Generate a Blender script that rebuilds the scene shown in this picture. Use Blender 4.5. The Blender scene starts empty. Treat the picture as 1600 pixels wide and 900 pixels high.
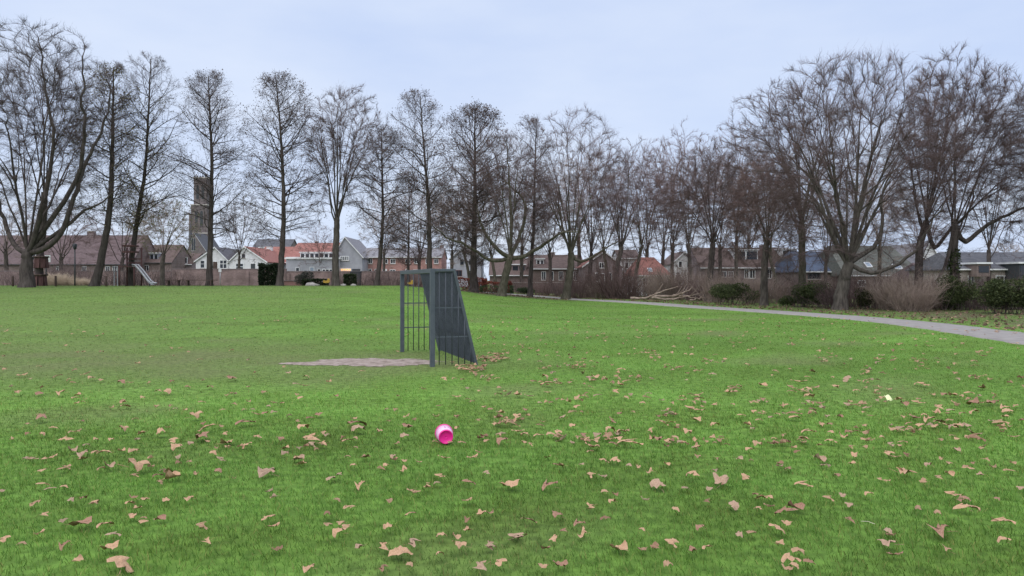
import bpy, math, random
import numpy as np
from mathutils import Vector, Matrix

# ------------------------------------------------------------------ camera, sky, sun
F = 1164.0            # focal length in photo pixels (1600 wide)
HOR = 438.0           # horizon row in the photo
CAM_H = 1.7
scene = bpy.context.scene
col = scene.collection
cam_data = bpy.data.cameras.new('camera')
cam_data.sensor_width = 36.0
cam_data.lens = F / 1600.0 * 36.0
cam_data.shift_y = (HOR - 450.0) / 1600.0
cam_data.clip_end = 6000.0
cam_data.clip_start = 0.05
cam = bpy.data.objects.new('camera', cam_data)
cam.location = (0, 0, CAM_H)
cam.rotation_euler = (math.radians(90), 0, 0)
col.objects.link(cam)
scene.camera = cam

world = bpy.data.worlds.new('World')
scene.world = world
world.use_nodes = True
wn, wl = world.node_tree.nodes, world.node_tree.links
wn.clear()
SUN_EL, SUN_ROT = math.radians(62), math.radians(205)
w_out = wn.new('ShaderNodeOutputWorld')
w_bg = wn.new('ShaderNodeBackground'); w_bg.inputs['Strength'].default_value = 0.07
w_sky = wn.new('ShaderNodeTexSky'); w_sky.sky_type = 'NISHITA'; w_sky.sun_disc = False
w_sky.sun_elevation = SUN_EL; w_sky.sun_rotation = SUN_ROT
w_tc = wn.new('ShaderNodeTexCoord')
w_map = wn.new('ShaderNodeMapping'); w_map.inputs['Scale'].default_value = (1.0, 1.0, 3.2)
w_map.inputs['Rotation'].default_value = (0.25, 0.3, 0.4)
w_noise = wn.new('ShaderNodeTexNoise'); w_noise.inputs['Scale'].default_value = 2.0
w_noise.inputs['Detail'].default_value = 5.0; w_noise.inputs['Roughness'].default_value = 0.5
w_ramp = wn.new('ShaderNodeValToRGB')
w_ramp.color_ramp.elements[0].position = 0.30; w_ramp.color_ramp.elements[0].color = (0.455, 0.555, 0.785, 1)
w_ramp.color_ramp.elements[1].position = 0.72; w_ramp.color_ramp.elements[1].color = (0.655, 0.722, 0.85, 1)
w_gain = wn.new('ShaderNodeVectorMath'); w_gain.operation = 'SCALE'; w_gain.inputs['Scale'].default_value = 8.75
w_mix = wn.new('ShaderNodeMix'); w_mix.data_type = 'RGBA'; w_mix.inputs[0].default_value = 0.90
wl.new(w_tc.outputs['Generated'], w_map.inputs['Vector'])
wl.new(w_map.outputs['Vector'], w_noise.inputs['Vector'])
wl.new(w_noise.outputs['Fac'], w_ramp.inputs['Fac'])
wl.new(w_ramp.outputs['Color'], w_gain.inputs[0])
wl.new(w_sky.outputs['Color'], w_mix.inputs[6])
wl.new(w_gain.outputs['Vector'], w_mix.inputs[7])
wl.new(w_mix.outputs[2], w_bg.inputs['Color'])
wl.new(w_bg.outputs['Background'], w_out.inputs['Surface'])

sun_data = bpy.data.lights.new('sun', 'SUN')
sun_data.energy = 1.5
sun_data.angle = math.radians(90)
sun_data.color = (1.0, 0.97, 0.93)
sun = bpy.data.objects.new('sun', sun_data)
# light comes from behind the camera, high up (an overcast afternoon)
sd = Vector((-math.cos(SUN_EL) * 0.42, -math.cos(SUN_EL) * 0.91, math.sin(SUN_EL)))
sun.rotation_euler = sd.to_track_quat('Z', 'Y').to_euler()
sun.location = (0, 0, 60)
col.objects.link(sun)

vs = scene.view_settings
vs.view_transform = 'Standard'; vs.look = 'None'; vs.gamma = 1.0; vs.use_curve_mapping = False
vs.exposure = 1.02
scene.cycles.max_bounces = 5
scene.cycles.diffuse_bounces = 3
scene.cycles.transparent_max_bounces = 6

# ------------------------------------------------------------------ helpers
rng = np.random.default_rng(7)
random.seed(7)

def sm(v, a, b):
    t = np.clip((np.asarray(v, float) - a) / (b - a), 0, 1)
    return t * t * (3 - 2 * t)

def zt(x, y):
    """height of the ground"""
    x = np.asarray(x, float); y = np.asarray(y, float)
    side = np.interp(x, [-9, -4.7, -2.4, 0, 2.4, 5], [1, .70, .45, .28, .12, 0])
    z = 1.27 * sm(y, 18, 54) * side * (1 - 0.55 * sm(y, 60, 85))
    z = z - 1.1 * sm(y, 66, 100) * sm(x, 12, 25)
    return z

def P(px, py, d):
    """photo pixel at depth d -> world"""
    return Vector(((px - 800) / F * d, d, CAM_H - (py - HOR) / F * d))

def G(px, d, dz=0.0):
    x = (px - 800) / F * d
    return Vector((x, d, float(zt(x, d)) + dz))

def ground_hit(px, py):
    d = CAM_H * F / max(py - HOR, 2)
    for _ in range(30):
        x = (px - 800) / F * d
        d2 = (CAM_H - float(zt(x, d))) * F / max(py - HOR, 2)
        d = 0.5 * d + 0.5 * d2
    return (px - 800) / F * d, d

def tag(o, label=None, cat=None, group=None, kind=None):
    if label: o['label'] = label
    if cat: o['category'] = cat
    if group: o['group'] = group
    if kind: o['kind'] = kind
    return o

def empty(name, loc=(0, 0, 0), rz=0.0):
    o = bpy.data.objects.new(name, None)
    o.empty_display_size = 0.2
    o.location = loc; o.rotation_euler = (0, 0, rz)
    col.objects.link(o)
    return o

def link(name, me, mat=None, parent=None, world_coords=False):
    o = bpy.data.objects.new(name, me)
    if mat is not None and not me.materials:
        me.materials.append(mat)
    col.objects.link(o)
    if parent is not None:
        o.parent = parent
        if world_coords:      # geometry was given in world coordinates, parent unrotated at some place
            o.location = -Vector(parent.location) if parent.parent is None else (0, 0, 0)
    return o

def mesh_np(name, V, faces, smooth=False):
    """V (n,3); faces: list of int arrays (m,3) or (m,4)"""
    me = bpy.data.meshes.new(name)
    V = np.ascontiguousarray(V, dtype=np.float32)
    me.vertices.add(len(V)); me.vertices.foreach_set('co', V.ravel())
    faces = [np.asarray(f, dtype=np.int32) for f in faces if len(f)]
    nl = sum(f.size for f in faces); nf = sum(len(f) for f in faces)
    me.loops.add(nl); me.polygons.add(nf)
    me.loops.foreach_set('vertex_index', np.concatenate([f.ravel() for f in faces]))
    tot = np.concatenate([np.full(len(f), f.shape[1], np.int32) for f in faces])
    start = np.concatenate([[0], np.cumsum(tot)[:-1]]).astype(np.int32)
    me.polygons.foreach_set('loop_start', start)
    me.polygons.foreach_set('loop_total', tot)
    if smooth:
        me.polygons.foreach_set('use_smooth', np.ones(nf, dtype=bool))
    me.update(calc_edges=True)
    return me

class MB:
    """collects shapes for one mesh"""
    def __init__(self): self.v = []; self.f = []
    def poly(self, pts, faces):
        b = len(self.v); self.v += [tuple(p) for p in pts]; self.f += [tuple(i + b for i in f) for f in faces]; return self
    def box(self, x0, x1, y0, y1, z0, z1):
        return self.poly([(x0,y0,z0),(x1,y0,z0),(x1,y1,z0),(x0,y1,z0),(x0,y0,z1),(x1,y0,z1),(x1,y1,z1),(x0,y1,z1)],
                         [(0,3,2,1),(4,5,6,7),(0,1,5,4),(1,2,6,5),(2,3,7,6),(3,0,4,7)])
    def bar(self, a, b, w, h=None, up=(0, 0, 1)):
        a, b = Vector(a), Vector(b); h = h or w
        t = (b - a).normalized(); up = Vector(up)
        if abs(t.dot(up)) > 0.95: up = Vector((0, 1, 0))
        s = t.cross(up).normalized(); u = s.cross(t).normalized()
        pts = []
        for p in (a, b):
            for sx, sz in ((-1,-1),(1,-1),(1,1),(-1,1)):
                pts.append(p + s * (w / 2 * sx) + u * (h / 2 * sz))
        return self.poly(pts, [(3,2,1,0),(4,5,6,7),(0,1,5,4),(1,2,6,5),(2,3,7,6),(3,0,4,7)])
    def tube(self, pts, rad, k=8, cap=True):
        pts = [Vector(p) for p in pts]; n = len(pts)
        if not hasattr(rad, '__len__'): rad = [rad] * n
        b = len(self.v); ref = Vector((0.3, 0.55, 0.77))
        for i, p in enumerate(pts):
            t = (pts[min(i + 1, n - 1)] - pts[max(i - 1, 0)]).normalized()
            s = t.cross(ref)
            if s.length < 1e-3: s = t.cross(Vector((1, 0, 0)))
            s.normalize(); u = t.cross(s)
            for j in range(k):
                a = 2 * math.pi * j / k
                self.v.append(tuple(p + (s * math.cos(a) + u * math.sin(a)) * rad[i]))
        for i in range(n - 1):
            for j in range(k):
                j2 = (j + 1) % k
                self.f.append((b + i*k + j, b + i*k + j2, b + (i+1)*k + j2, b + (i+1)*k + j))
        if cap:
            self.f.append(tuple(b + j for j in reversed(range(k))))
            self.f.append(tuple(b + (n-1)*k + j for j in range(k)))
        return self
    def prism(self, poly_xz, y0, y1):
        n = len(poly_xz)
        pts = [(x, y0, z) for x, z in poly_xz] + [(x, y1, z) for x, z in poly_xz]
        fs = [tuple(range(n)), tuple(reversed(range(n, 2*n)))]
        fs += [(i, i + n, (i+1) % n + n, (i+1) % n) for i in range(n)]
        return self.poly(pts, fs)
    def build(self, name, mat, parent=None, smooth=False, bevel=0.0):
        me = bpy.data.meshes.new(name)
        me.from_pydata(self.v, [], self.f); me.update()
        if smooth:
            me.polygons.foreach_set('use_smooth', np.ones(len(me.polygons), dtype=bool))
        o = link(name, me, mat, parent)
        if bevel:
            m = o.modifiers.new('bevel', 'BEVEL'); m.width = bevel; m.segments = 2; m.limit_method = 'ANGLE'
        return o

# ------------------------------------------------------------------ materials
def mat(name, c1, c2=None, scale=4.0, rough=0.85, detail=4.0, stretch=(1, 1, 1), bump=0.0, spec=0.3, metal=0.0, lo=0.35, hi=0.65):
    m = bpy.data.materials.new(name); m.use_nodes = True
    nt = m.node_tree; b = nt.nodes['Principled BSDF']
    b.inputs['Roughness'].default_value = rough
    b.inputs['Specular IOR Level'].default_value = spec
    b.inputs['Metallic'].default_value = metal
    if c2 is None:
        b.inputs['Base Color'].default_value = (*c1, 1)
        return m
    tc = nt.nodes.new('ShaderNodeTexCoord'); mp = nt.nodes.new('ShaderNodeMapping')
    mp.inputs['Scale'].default_value = stretch
    nz = nt.nodes.new('ShaderNodeTexNoise'); nz.inputs['Scale'].default_value = scale; nz.inputs['Detail'].default_value = detail
    nz.inputs['Roughness'].default_value = 0.65
    rp = nt.nodes.new('ShaderNodeValToRGB')
    rp.color_ramp.elements[0].position = lo; rp.color_ramp.elements[0].color = (*c1, 1)
    rp.color_ramp.elements[1].position = hi; rp.color_ramp.elements[1].color = (*c2, 1)
    nt.links.new(tc.outputs['Object'], mp.inputs['Vector']); nt.links.new(mp.outputs['Vector'], nz.inputs['Vector'])
    nt.links.new(nz.outputs['Fac'], rp.inputs['Fac']); nt.links.new(rp.outputs['Color'], b.inputs['Base Color'])
    if bump:
        bp = nt.nodes.new('ShaderNodeBump'); bp.inputs['Strength'].default_value = bump; bp.inputs['Distance'].default_value = 0.02
        nt.links.new(nz.outputs['Fac'], bp.inputs['Height']); nt.links.new(bp.outputs['Normal'], b.inputs['Normal'])
    return m

def brick_mat(name, c1, c2, mortar, wear=0.35):
    m = bpy.data.materials.new(name); m.use_nodes = True
    nt = m.node_tree; b = nt.nodes['Principled BSDF']; b.inputs['Roughness'].default_value = 0.9
    tc = nt.nodes.new('ShaderNodeTexCoord'); mp = nt.nodes.new('ShaderNodeMapping')
    mp.inputs['Rotation'].default_value = (math.radians(-90), 0, 0)
    br = nt.nodes.new('ShaderNodeTexBrick')
    br.inputs['Color1'].default_value = (*c1, 1); br.inputs['Color2'].default_value = (*c2, 1); br.inputs['Mortar'].default_value = (*mortar, 1)
    br.inputs['Scale'].default_value = 1.0; br.inputs['Brick Width'].default_value = 0.22; br.inputs['Row Height'].default_value = 0.065
    br.inputs['Mortar Size'].default_value = 0.008
    nz = nt.nodes.new('ShaderNodeTexNoise'); nz.inputs['Scale'].default_value = 0.9; nz.inputs['Detail'].default_value = 6
    rp = nt.nodes.new('ShaderNodeValToRGB')
    rp.color_ramp.elements[0].position = 0.35; rp.color_ramp.elements[0].color = (1 - wear, 1 - wear, 1 - wear, 1)
    rp.color_ramp.elements[1].position = 0.7; rp.color_ramp.elements[1].color = (1.08, 1.08, 1.1, 1)
    mx = nt.nodes.new('ShaderNodeMix'); mx.data_type = 'RGBA'; mx.blend_type = 'MULTIPLY'; mx.inputs[0].default_value = 1
    nt.links.new(tc.outputs['Object'], mp.inputs['Vector']); nt.links.new(mp.outputs['Vector'], br.inputs['Vector'])
    nt.links.new(tc.outputs['Object'], nz.inputs['Vector']); nt.links.new(nz.outputs['Fac'], rp.inputs['Fac'])
    nt.links.new(br.outputs['Color'], mx.inputs[6]); nt.links.new(rp.outputs['Color'], mx.inputs[7])
    nt.links.new(mx.outputs[2], b.inputs['Base Color'])
    return m

def attr_mat(name, attr='col', rough=0.75, transl=0.0, noise=0.0, spec=0.2):
    m = bpy.data.materials.new(name); m.use_nodes = True
    nt = m.node_tree; b = nt.nodes['Principled BSDF']; out = nt.nodes['Material Output']
    b.inputs['Roughness'].default_value = rough; b.inputs['Specular IOR Level'].default_value = spec
    at = nt.nodes.new('ShaderNodeAttribute'); at.attribute_name = attr
    src = at.outputs['Color']
    nt.links.new(src, b.inputs['Base Color'])
    if transl:
        tr = nt.nodes.new('ShaderNodeBsdfTranslucent'); ms = nt.nodes.new('ShaderNodeMixShader'); ms.inputs[0].default_value = transl
        nt.links.new(src, tr.inputs['Color']); nt.links.new(b.outputs[0], ms.inputs[1]); nt.links.new(tr.outputs[0], ms.inputs[2])
        nt.links.new(ms.outputs[0], out.inputs['Surface'])
    return m

def glass_mat(name, c=(0.02, 0.024, 0.03), rough=0.08):
    return mat(name, c, rough=rough, spec=0.6)

M = {}
M['bark_dark'] = mat('bark_dark', (0.046, 0.037, 0.034), (0.108, 0.09, 0.08), 4.5, 0.95, 6, (1.6, 1.6, 0.35), 0.5, 0.1)
M['bark_grey'] = mat('bark_grey', (0.045, 0.038, 0.033), (0.125, 0.108, 0.092), 4.5, 0.95, 6, (1.6, 1.6, 0.4), 0.5, 0.1)
M['bark_moss'] = mat('bark_moss', (0.05, 0.046, 0.032), (0.125, 0.112, 0.085), 4.0, 0.95, 6, (1.6, 1.6, 0.5), 0.5, 0.1)
M['twig_brown'] = mat('twig_brown', (0.096, 0.068, 0.065), (0.150, 0.110, 0.105), 0.5, 0.95, 2, spec=0.1)
M['twig_dark'] = mat('twig_dark', (0.062, 0.047, 0.045), (0.105, 0.081, 0.077), 0.5, 0.95, 2, spec=0.1)
M['twig_red'] = mat('twig_red', (0.125, 0.084, 0.077), (0.19, 0.132, 0.122), 0.5, 0.95, 2, spec=0.1)
M['twig_straw'] = mat('twig_straw', (0.36, 0.28, 0.2), (0.5, 0.41, 0.31), 2.0, 0.9)
M['twig_tan'] = mat('twig_tan', (0.20, 0.15, 0.122), (0.31, 0.245, 0.205), 0.8, 0.95, 2, spec=0.1)
M['log_pale'] = mat('log_pale', (0.16, 0.12, 0.09), (0.34, 0.27, 0.22), 3.0, 0.95, 4, (1, 1, 1), 0.3, 0.1)
M['leaf_attr'] = attr_mat('foliage', transl=0.25, rough=0.65)
M['grass_attr'] = attr_mat('grass', transl=0.35, rough=0.7, spec=0.15)
M['steel'] = mat('painted_steel', (0.066, 0.078, 0.093), (0.092, 0.106, 0.122), 6.0, 0.45, 5, (1, 1, 1), 0.05, 0.4)
M['steel_dark'] = mat('painted_steel_bars', (0.046, 0.053, 0.066), (0.068, 0.076, 0.092), 6.0, 0.5, 5, (1, 1, 1), 0.0, 0.35)
M['white_paint'] = mat('white_paint', (0.66, 0.66, 0.66), (0.8, 0.8, 0.79), 1.5, 0.6)
M['white_plaster'] = mat('white_plaster', (0.56, 0.55, 0.55), (0.76, 0.75, 0.75), 0.8, 0.9)
M['grey_plaster'] = mat('grey_plaster', (0.30, 0.30, 0.33), (0.38, 0.38, 0.41), 0.8, 0.9)
M['grey_clad'] = mat('grey_cladding', (0.24, 0.25, 0.28), (0.32, 0.33, 0.36), 0.9, 0.8, 4, (0.3, 1, 5))
M['glass'] = glass_mat('window_glass')
M['glass_sky'] = glass_mat('skylight_glass', (0.25, 0.3, 0.36), 0.12)
M['tile_orange'] = mat('orange_roof_tiles', (0.22, 0.092, 0.075), (0.315, 0.142, 0.118), 2.2, 0.85, 6, (1, 1, 3))
M['tile_brown'] = mat('brown_roof_tiles', (0.085, 0.058, 0.052), (0.14, 0.1, 0.09), 2.2, 0.9, 6, (1, 1, 3))
M['tile_purple'] = mat('purple_roof_tiles', (0.095, 0.068, 0.07), (0.15, 0.108, 0.108), 2.0, 0.9, 6, (1, 1, 3))
M['tile_grey'] = mat('grey_roof_tiles', (0.075, 0.075, 0.085), (0.13, 0.13, 0.142), 2.0, 0.85, 6, (1, 1, 3))
M['tile_slate'] = mat('slate_grey_roof_tiles', (0.17, 0.165, 0.18), (0.26, 0.25, 0.265), 2.0, 0.85, 6, (1, 1, 3))
M['tile_blue'] = mat('blue_roof_tiles', (0.055, 0.075, 0.12), (0.085, 0.11, 0.165), 2.0, 0.5, 6, (1, 1, 4))
M['tile_green'] = mat('mossy_roof_tiles', (0.085, 0.088, 0.078), (0.14, 0.142, 0.125), 2.0, 0.9, 6, (1, 1, 3))
M['brick_pink'] = brick_mat('pink_red_brick', (0.36, 0.155, 0.13), (0.44, 0.21, 0.175), (0.40, 0.32, 0.29), 0.2)
M['brick_brown'] = brick_mat('brown_brick', (0.155, 0.105, 0.092), (0.22, 0.15, 0.13), (0.28, 0.24, 0.22), 0.3)
M['brick_wall'] = brick_mat('old_wall_brick', (0.20, 0.125, 0.115), (0.29, 0.19, 0.17), (0.30, 0.25, 0.235), 0.4)
M['brick_purple'] = brick_mat('purple_brown_brick', (0.19, 0.135, 0.135), (0.26, 0.19, 0.185), (0.30, 0.27, 0.26), 0.25)
M['brick_beige'] = brick_mat('beige_brick', (0.33, 0.27, 0.235), (0.42, 0.345, 0.30), (0.42, 0.38, 0.35), 0.2)
M['brick_church'] = brick_mat('church_brick', (0.14, 0.11, 0.108), (0.19, 0.15, 0.145), (0.2, 0.18, 0.17), 0.35)
M['asphalt'] = mat('path_asphalt', (0.205, 0.188, 0.178), (0.31, 0.286, 0.27), 2.5, 0.95, 8, bump=0.3, lo=0.3, hi=0.7)
M['dirt'] = mat('bare_dirt', (0.17, 0.128, 0.102), (0.37, 0.30, 0.262), 5.5, 0.95, 9, bump=0.6, lo=0.36, hi=0.62)
M['pink_hot'] = mat('hot_pink_plastic', (0.80, 0.012, 0.26), rough=0.38, spec=0.5)
M['pink_pale'] = mat('pale_pink_print', (0.80, 0.40, 0.62), (0.84, 0.52, 0.70), 30.0, 0.45, 3, spec=0.5)
M['ink'] = mat('dark_ink', (0.03, 0.03, 0.06), rough=0.6)
M['wood_dark'] = mat('weathered_wood', (0.06, 0.04, 0.034), (0.12, 0.082, 0.07), 5, 0.9, 5, (1, 1, 0.3), 0.3)
M['wood_red'] = mat('red_brown_wood', (0.075, 0.035, 0.034), (0.13, 0.07, 0.065), 5, 0.9, 5, (1, 1, 0.3), 0.3)
M['metal_pale'] = mat('stainless_slide', (0.36, 0.36, 0.37), (0.46, 0.46, 0.47), 4, 0.35, metal=0.4)
M['metal_dark'] = mat('dark_metal', (0.05, 0.055, 0.06), rough=0.6)
M['yellow'] = mat('yellow_paint', (0.62, 0.36, 0.05), (0.72, 0.46, 0.09), 4, 0.5)
M['stone'] = mat('pale_stone', (0.34, 0.31, 0.28), (0.50, 0.46, 0.42), 5, 0.9, bump=0.3)
M['paper'] = mat('pale_yellow_paper', (0.72, 0.78, 0.42), rough=0.8)
M['straw'] = mat('straw', (0.66, 0.6, 0.45), rough=0.8)
lit = mat('lit_window', (0.6, 0.35, 0.15), rough=0.5)
_b = lit.node_tree.nodes['Principled BSDF']; _b.inputs['Emission Color'].default_value = (1.0, 0.48, 0.15, 1); _b.inputs['Emission Strength'].default_value = 0.8
M['lit'] = lit
for nm, a, b_ in (('leaf_tan', (0.39, 0.225, 0.135), (0.56, 0.365, 0.23)), ('leaf_brown', (0.24, 0.125, 0.085), (0.40, 0.24, 0.165)), ('leaf_grey', (0.30, 0.19, 0.125), (0.47, 0.325, 0.23))):
    M[nm] = mat(nm, a, b_, 18.0, 0.8, 5, bump=0.3, spec=0.15)

# ------------------------------------------------------------------ ground
PATH = np.array([(-16, 108), (-10, 97), (-3.9, 85), (4.3, 69), (9.5, 56.8), (11.6, 48), (13.7, 41), (15.3, 34.5), (15.75, 29.5), (15.4, 25), (14.9, 21.6), (14.2, 17), (13.2, 10), (12.4, 0), (12.0, -12)], float)

def catmull(pts, n):
    pts = np.asarray(pts, float); out = []
    q = np.vstack([2 * pts[0] - pts[1], pts, 2 * pts[-1] - pts[-2]])
    for i in range(1, len(q) - 2):
        t = np.linspace(0, 1, n, endpoint=False)[:, None]
        p0, p1, p2, p3 = q[i-1], q[i], q[i+1], q[i+2]
        out.append(0.5 * ((2*p1) + (-p0+p2)*t + (2*p0-5*p1+4*p2-p3)*t*t + (-p0+3*p1-3*p2+p3)*t**3))
    out.append(pts[-1:])
    return np.vstack(out)

PC = catmull(PATH, 12)
PYS = PC[::-1, 1]; PXS = PC[::-1, 0]

def right_of_path(x, y):
    """signed distance-like value, positive beyond the path (the side with the trees)"""
    px = np.interp(y, PYS, PXS)
    k = np.interp(y, [0, 40, 60, 90], [1.0, .95, .75, .7])
    return (x - px) * k

def vnoise(x, y, s, seed=0):
    """cheap smooth noise in 0..1"""
    r = np.random.default_rng(seed); v = 0
    for i in range(6):
        a = r.uniform(0, 2*math.pi); f = s * (0.6 + 0.35 * i); ph = r.uniform(0, 6.28)
        v = v + np.sin((x*math.cos(a) + y*math.sin(a)) * f + ph + 1.3*np.sin((x*math.sin(a)-y*math.cos(a))*f*0.7+ph*2))
    return 0.5 + v / 12.0

def cover(x, y):
    """returns (worn, litter) weights on the ground"""
    x = np.asarray(x, float); y = np.asarray(y, float)
    e = ((x + 7.5) / 7.5) ** 2 + ((y - 15.6) / 2.9) ** 2
    worn_haze = 0.9 * (1 - sm(e, 0.0, 1.9))
    # wide dull band further left of the goal: wear, with lens haze painted in
    e2 = ((x + 13) / 12.0) ** 2 + ((y - 16.5) / 6.0) ** 2
    worn_haze = np.maximum(worn_haze, 0.62 * (1 - sm(e2, 0.0, 1.7)))
    worn_haze = np.maximum(worn_haze, 0.6 * sm(vnoise(x, y, 0.75, 3), 0.56, 0.82))
    worn_haze = np.clip(worn_haze * (0.35 + 1.25 * vnoise(x, y, 1.3, 5)) * (0.75 + 0.5 * vnoise(x, y, 4.0, 6)), 0, 1)
    worn_haze = np.maximum(worn_haze, 0.42 * (1 - sm(x, -16, -3)) * sm(y, 10, 17) * (0.6 + 0.8 * vnoise(x, y, 0.8, 15)))  # whole left side dulled: haze put into the lawn colour
    r = right_of_path(x, y)
    lit_ = sm(r, 1.3, 4.0) * (0.5 + 0.5 * sm(vnoise(x, y, 0.7, 9), 0.35, 0.6))
    # bare soil under the trees in the middle, between lawn and path
    strip = sm(y - 0.9*x*0.0, 60, 63) * (1 - sm(r, -1.6, -1.1)) * sm(x, -9, -5) * (1 - sm(x, 5.5, 8))
    lit_ = np.maximum(lit_, 0.9 * strip)
    lit_ = np.maximum(lit_, 0.75 * sm(y, 58, 62) * (1 - sm(x, -9, -6)))
    return worn_haze, np.clip(lit_, 0, 1)

C_GRASS = np.array([0.121, 0.219, 0.041]); C_WORN_HAZE = np.array([0.142, 0.170, 0.064]); C_LIT = np.array([0.125, 0.10, 0.066]); C_ROUGH = np.array([0.118, 0.150, 0.056])  # second tone covers trodden turf and the painted haze

def lawn_colour(x, y):
    worn_haze, li = cover(x, y)
    v = vnoise(x, y, 0.35, 1)[..., None]; v2 = vnoise(x, y, 2.3, 2)[..., None]
    v3 = vnoise(x * 0.25, y, 0.9, 31)[..., None]
    c = C_GRASS * (0.74 + 0.34 * v + 0.18 * v3)
    c = c * (1 - 0.6 * (v2 - 0.5)) + np.array([0.02, 0.0, 0.0]) * (v2 - 0.5)
    c = c * (1 - worn_haze[..., None]) + C_WORN_HAZE * worn_haze[..., None]
    lit_c = C_LIT * 0.6 + C_ROUGH * 0.4
    lc = np.where(vnoise(x, y, 1.1, 12)[..., None] > 0.55, C_ROUGH, lit_c)
    c = c * (1 - li[..., None]) + lc * li[..., None]
    return c

def axis(a, b, fine_a, fine_b, step):
    f = np.arange(fine_a, fine_b + step/2, step)
    l = fine_a - np.cumsum(step * 1.35 ** np.arange(1, 60)); l = l[l > a]
    r = fine_b + np.cumsum(step * 1.35 ** np.arange(1, 60)); r = r[r < b]
    return np.concatenate([[a], l[::-1], f, r, [b]])

gx = axis(-3000, 3000, -44, 44, 0.7); gy = axis(-600, 5000, 2, 100, 0.7)
X, Y = np.meshgrid(gx, gy); Z = zt(X, Y)
nx, ny = len(gx), len(gy)
idx = np.arange(nx * ny).reshape(ny, nx)
fq = np.stack([idx[:-1, :-1], idx[:-1, 1:], idx[1:, 1:], idx[1:, :-1]], -1).reshape(-1, 4)
gme = mesh_np('ground', np.stack([X, Y, Z], -1).reshape(-1, 3), [fq], smooth=True)
ca = gme.color_attributes.new('col', 'FLOAT_COLOR', 'POINT')
cc = lawn_colour(X.ravel(), Y.ravel())
ca.data.foreach_set('color', np.concatenate([cc, np.ones((len(cc), 1))], 1).astype(np.float32).ravel())
gm = bpy.data.materials.new('lawn_ground'); gm.use_nodes = True
nt = gm.node_tree; pb = nt.nodes['Principled BSDF']; pb.inputs['Roughness'].default_value = 0.9; pb.inputs['Specular IOR Level'].default_value = 0.1
at = nt.nodes.new('ShaderNodeAttribute'); at.attribute_name = 'col'
tc = nt.nodes.new('ShaderNodeTexCoord')
n1 = nt.nodes.new('ShaderNodeTexNoise'); n1.inputs['Scale'].default_value = 9.0; n1.inputs['Detail'].default_value = 8
r1 = nt.nodes.new('ShaderNodeValToRGB'); r1.color_ramp.elements[0].position = 0.3; r1.color_ramp.elements[0].color = (0.62, 0.62, 0.62, 1)
r1.color_ramp.elements[1].position = 0.7; r1.color_ramp.elements[1].color = (1.25, 1.25, 1.2, 1)
mx = nt.nodes.new('ShaderNodeMix'); mx.data_type = 'RGBA'; mx.blend_type = 'MULTIPLY'; mx.inputs[0].default_value = 1
bp = nt.nodes.new('ShaderNodeBump'); bp.inputs['Strength'].default_value = 0.6; bp.inputs['Distance'].default_value = 0.03
nt.links.new(tc.outputs['Object'], n1.inputs['Vector']); nt.links.new(n1.outputs['Fac'], r1.inputs['Fac'])
nt.links.new(at.outputs['Color'], mx.inputs[6]); nt.links.new(r1.outputs['Color'], mx.inputs[7])
nt.links.new(mx.outputs[2], pb.inputs['Base Color']); nt.links.new(n1.outputs['Fac'], bp.inputs['Height']); nt.links.new(bp.outputs['Normal'], pb.inputs['Normal'])
ground = link('ground', gme, gm); tag(ground, kind='structure')

# path: a low asphalt ribbon
hw = 1.12
tan = np.gradient(PC, axis=0); tan /= np.linalg.norm(tan, axis=1)[:, None]
nrm = np.stack([-tan[:, 1], tan[:, 0]], 1)
wob = 0.26 * (vnoise(np.arange(len(PC)) * 1.3, np.zeros(len(PC)), 1.0, 4) - 0.5)[:, None]
cols_ = []
for s, dz in ((-1.06, -0.06), (-1.0, 0.025), (-0.5, 0.04), (0, 0.045), (0.5, 0.04), (1.0, 0.025), (1.06, -0.06)):
    q = PC + nrm * (hw * s + np.sign(s) * wob)
    cols_.append(np.stack([q[:, 0], q[:, 1], zt(PC[:, 0], PC[:, 1]) + dz], 1))
V = np.stack(cols_, 1); n, k = V.shape[:2]
ii = np.arange(n * k).reshape(n, k)
pf = np.stack([ii[:-1, :-1], ii[1:, :-1], ii[1:, 1:], ii[:-1, 1:]], -1).reshape(-1, 4)
tag(link('footpath', mesh_np('footpath', V.reshape(-1, 3), [pf], True), M['asphalt']), kind='structure')

# bare dirt in the goal mouth: irregular low sheet
def blob_sheet(name, cx, cy, rx, ry, seed, z, m, rot=0.0, n=72, amp=0.22):
    a = np.linspace(0, 2*math.pi, n, endpoint=False)
    r = np.random.default_rng(seed); rad = np.ones(n)
    for h in (2, 3, 4, 5, 7, 9, 13, 17, 23, 31, 43):
        rad += amp / h**0.62 * r.uniform(-1, 1) * np.cos(h * a + r.uniform(0, 6.28))
    V = []; rings = 5
    for q in range(1, rings + 1):
        f = q / rings
        x = rx * rad * np.cos(a) * f; y = ry * rad * np.sin(a) * f
        xx = cx + x * math.cos(rot) - y * math.sin(rot); yy = cy + x * math.sin(rot) + y * math.cos(rot)
        V.append(np.stack([xx, yy, zt(xx, yy) + z * (1 - f ** 4) + 0.004 + 0.006 * r.uniform(-1, 1, n) * (f < 1)], 1))
    V = np.concatenate(V + [np.array([[cx, cy, float(zt(cx, cy)) + z]])])
    i = np.arange(n); j = (i + 1) % n; fs = []
    for q in range(rings - 1):
        fs.append(np.stack([q*n + i, (q+1)*n + i, (q+1)*n + j, q*n + j], 1))
    tri = np.stack([np.full(n, rings * n), i, j], 1)
    return link(name, mesh_np(name, V, [tri] + fs, True), m)
DX, DY, DRX, DRY = -3.3, 15.35, 1.5, 0.72
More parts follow.
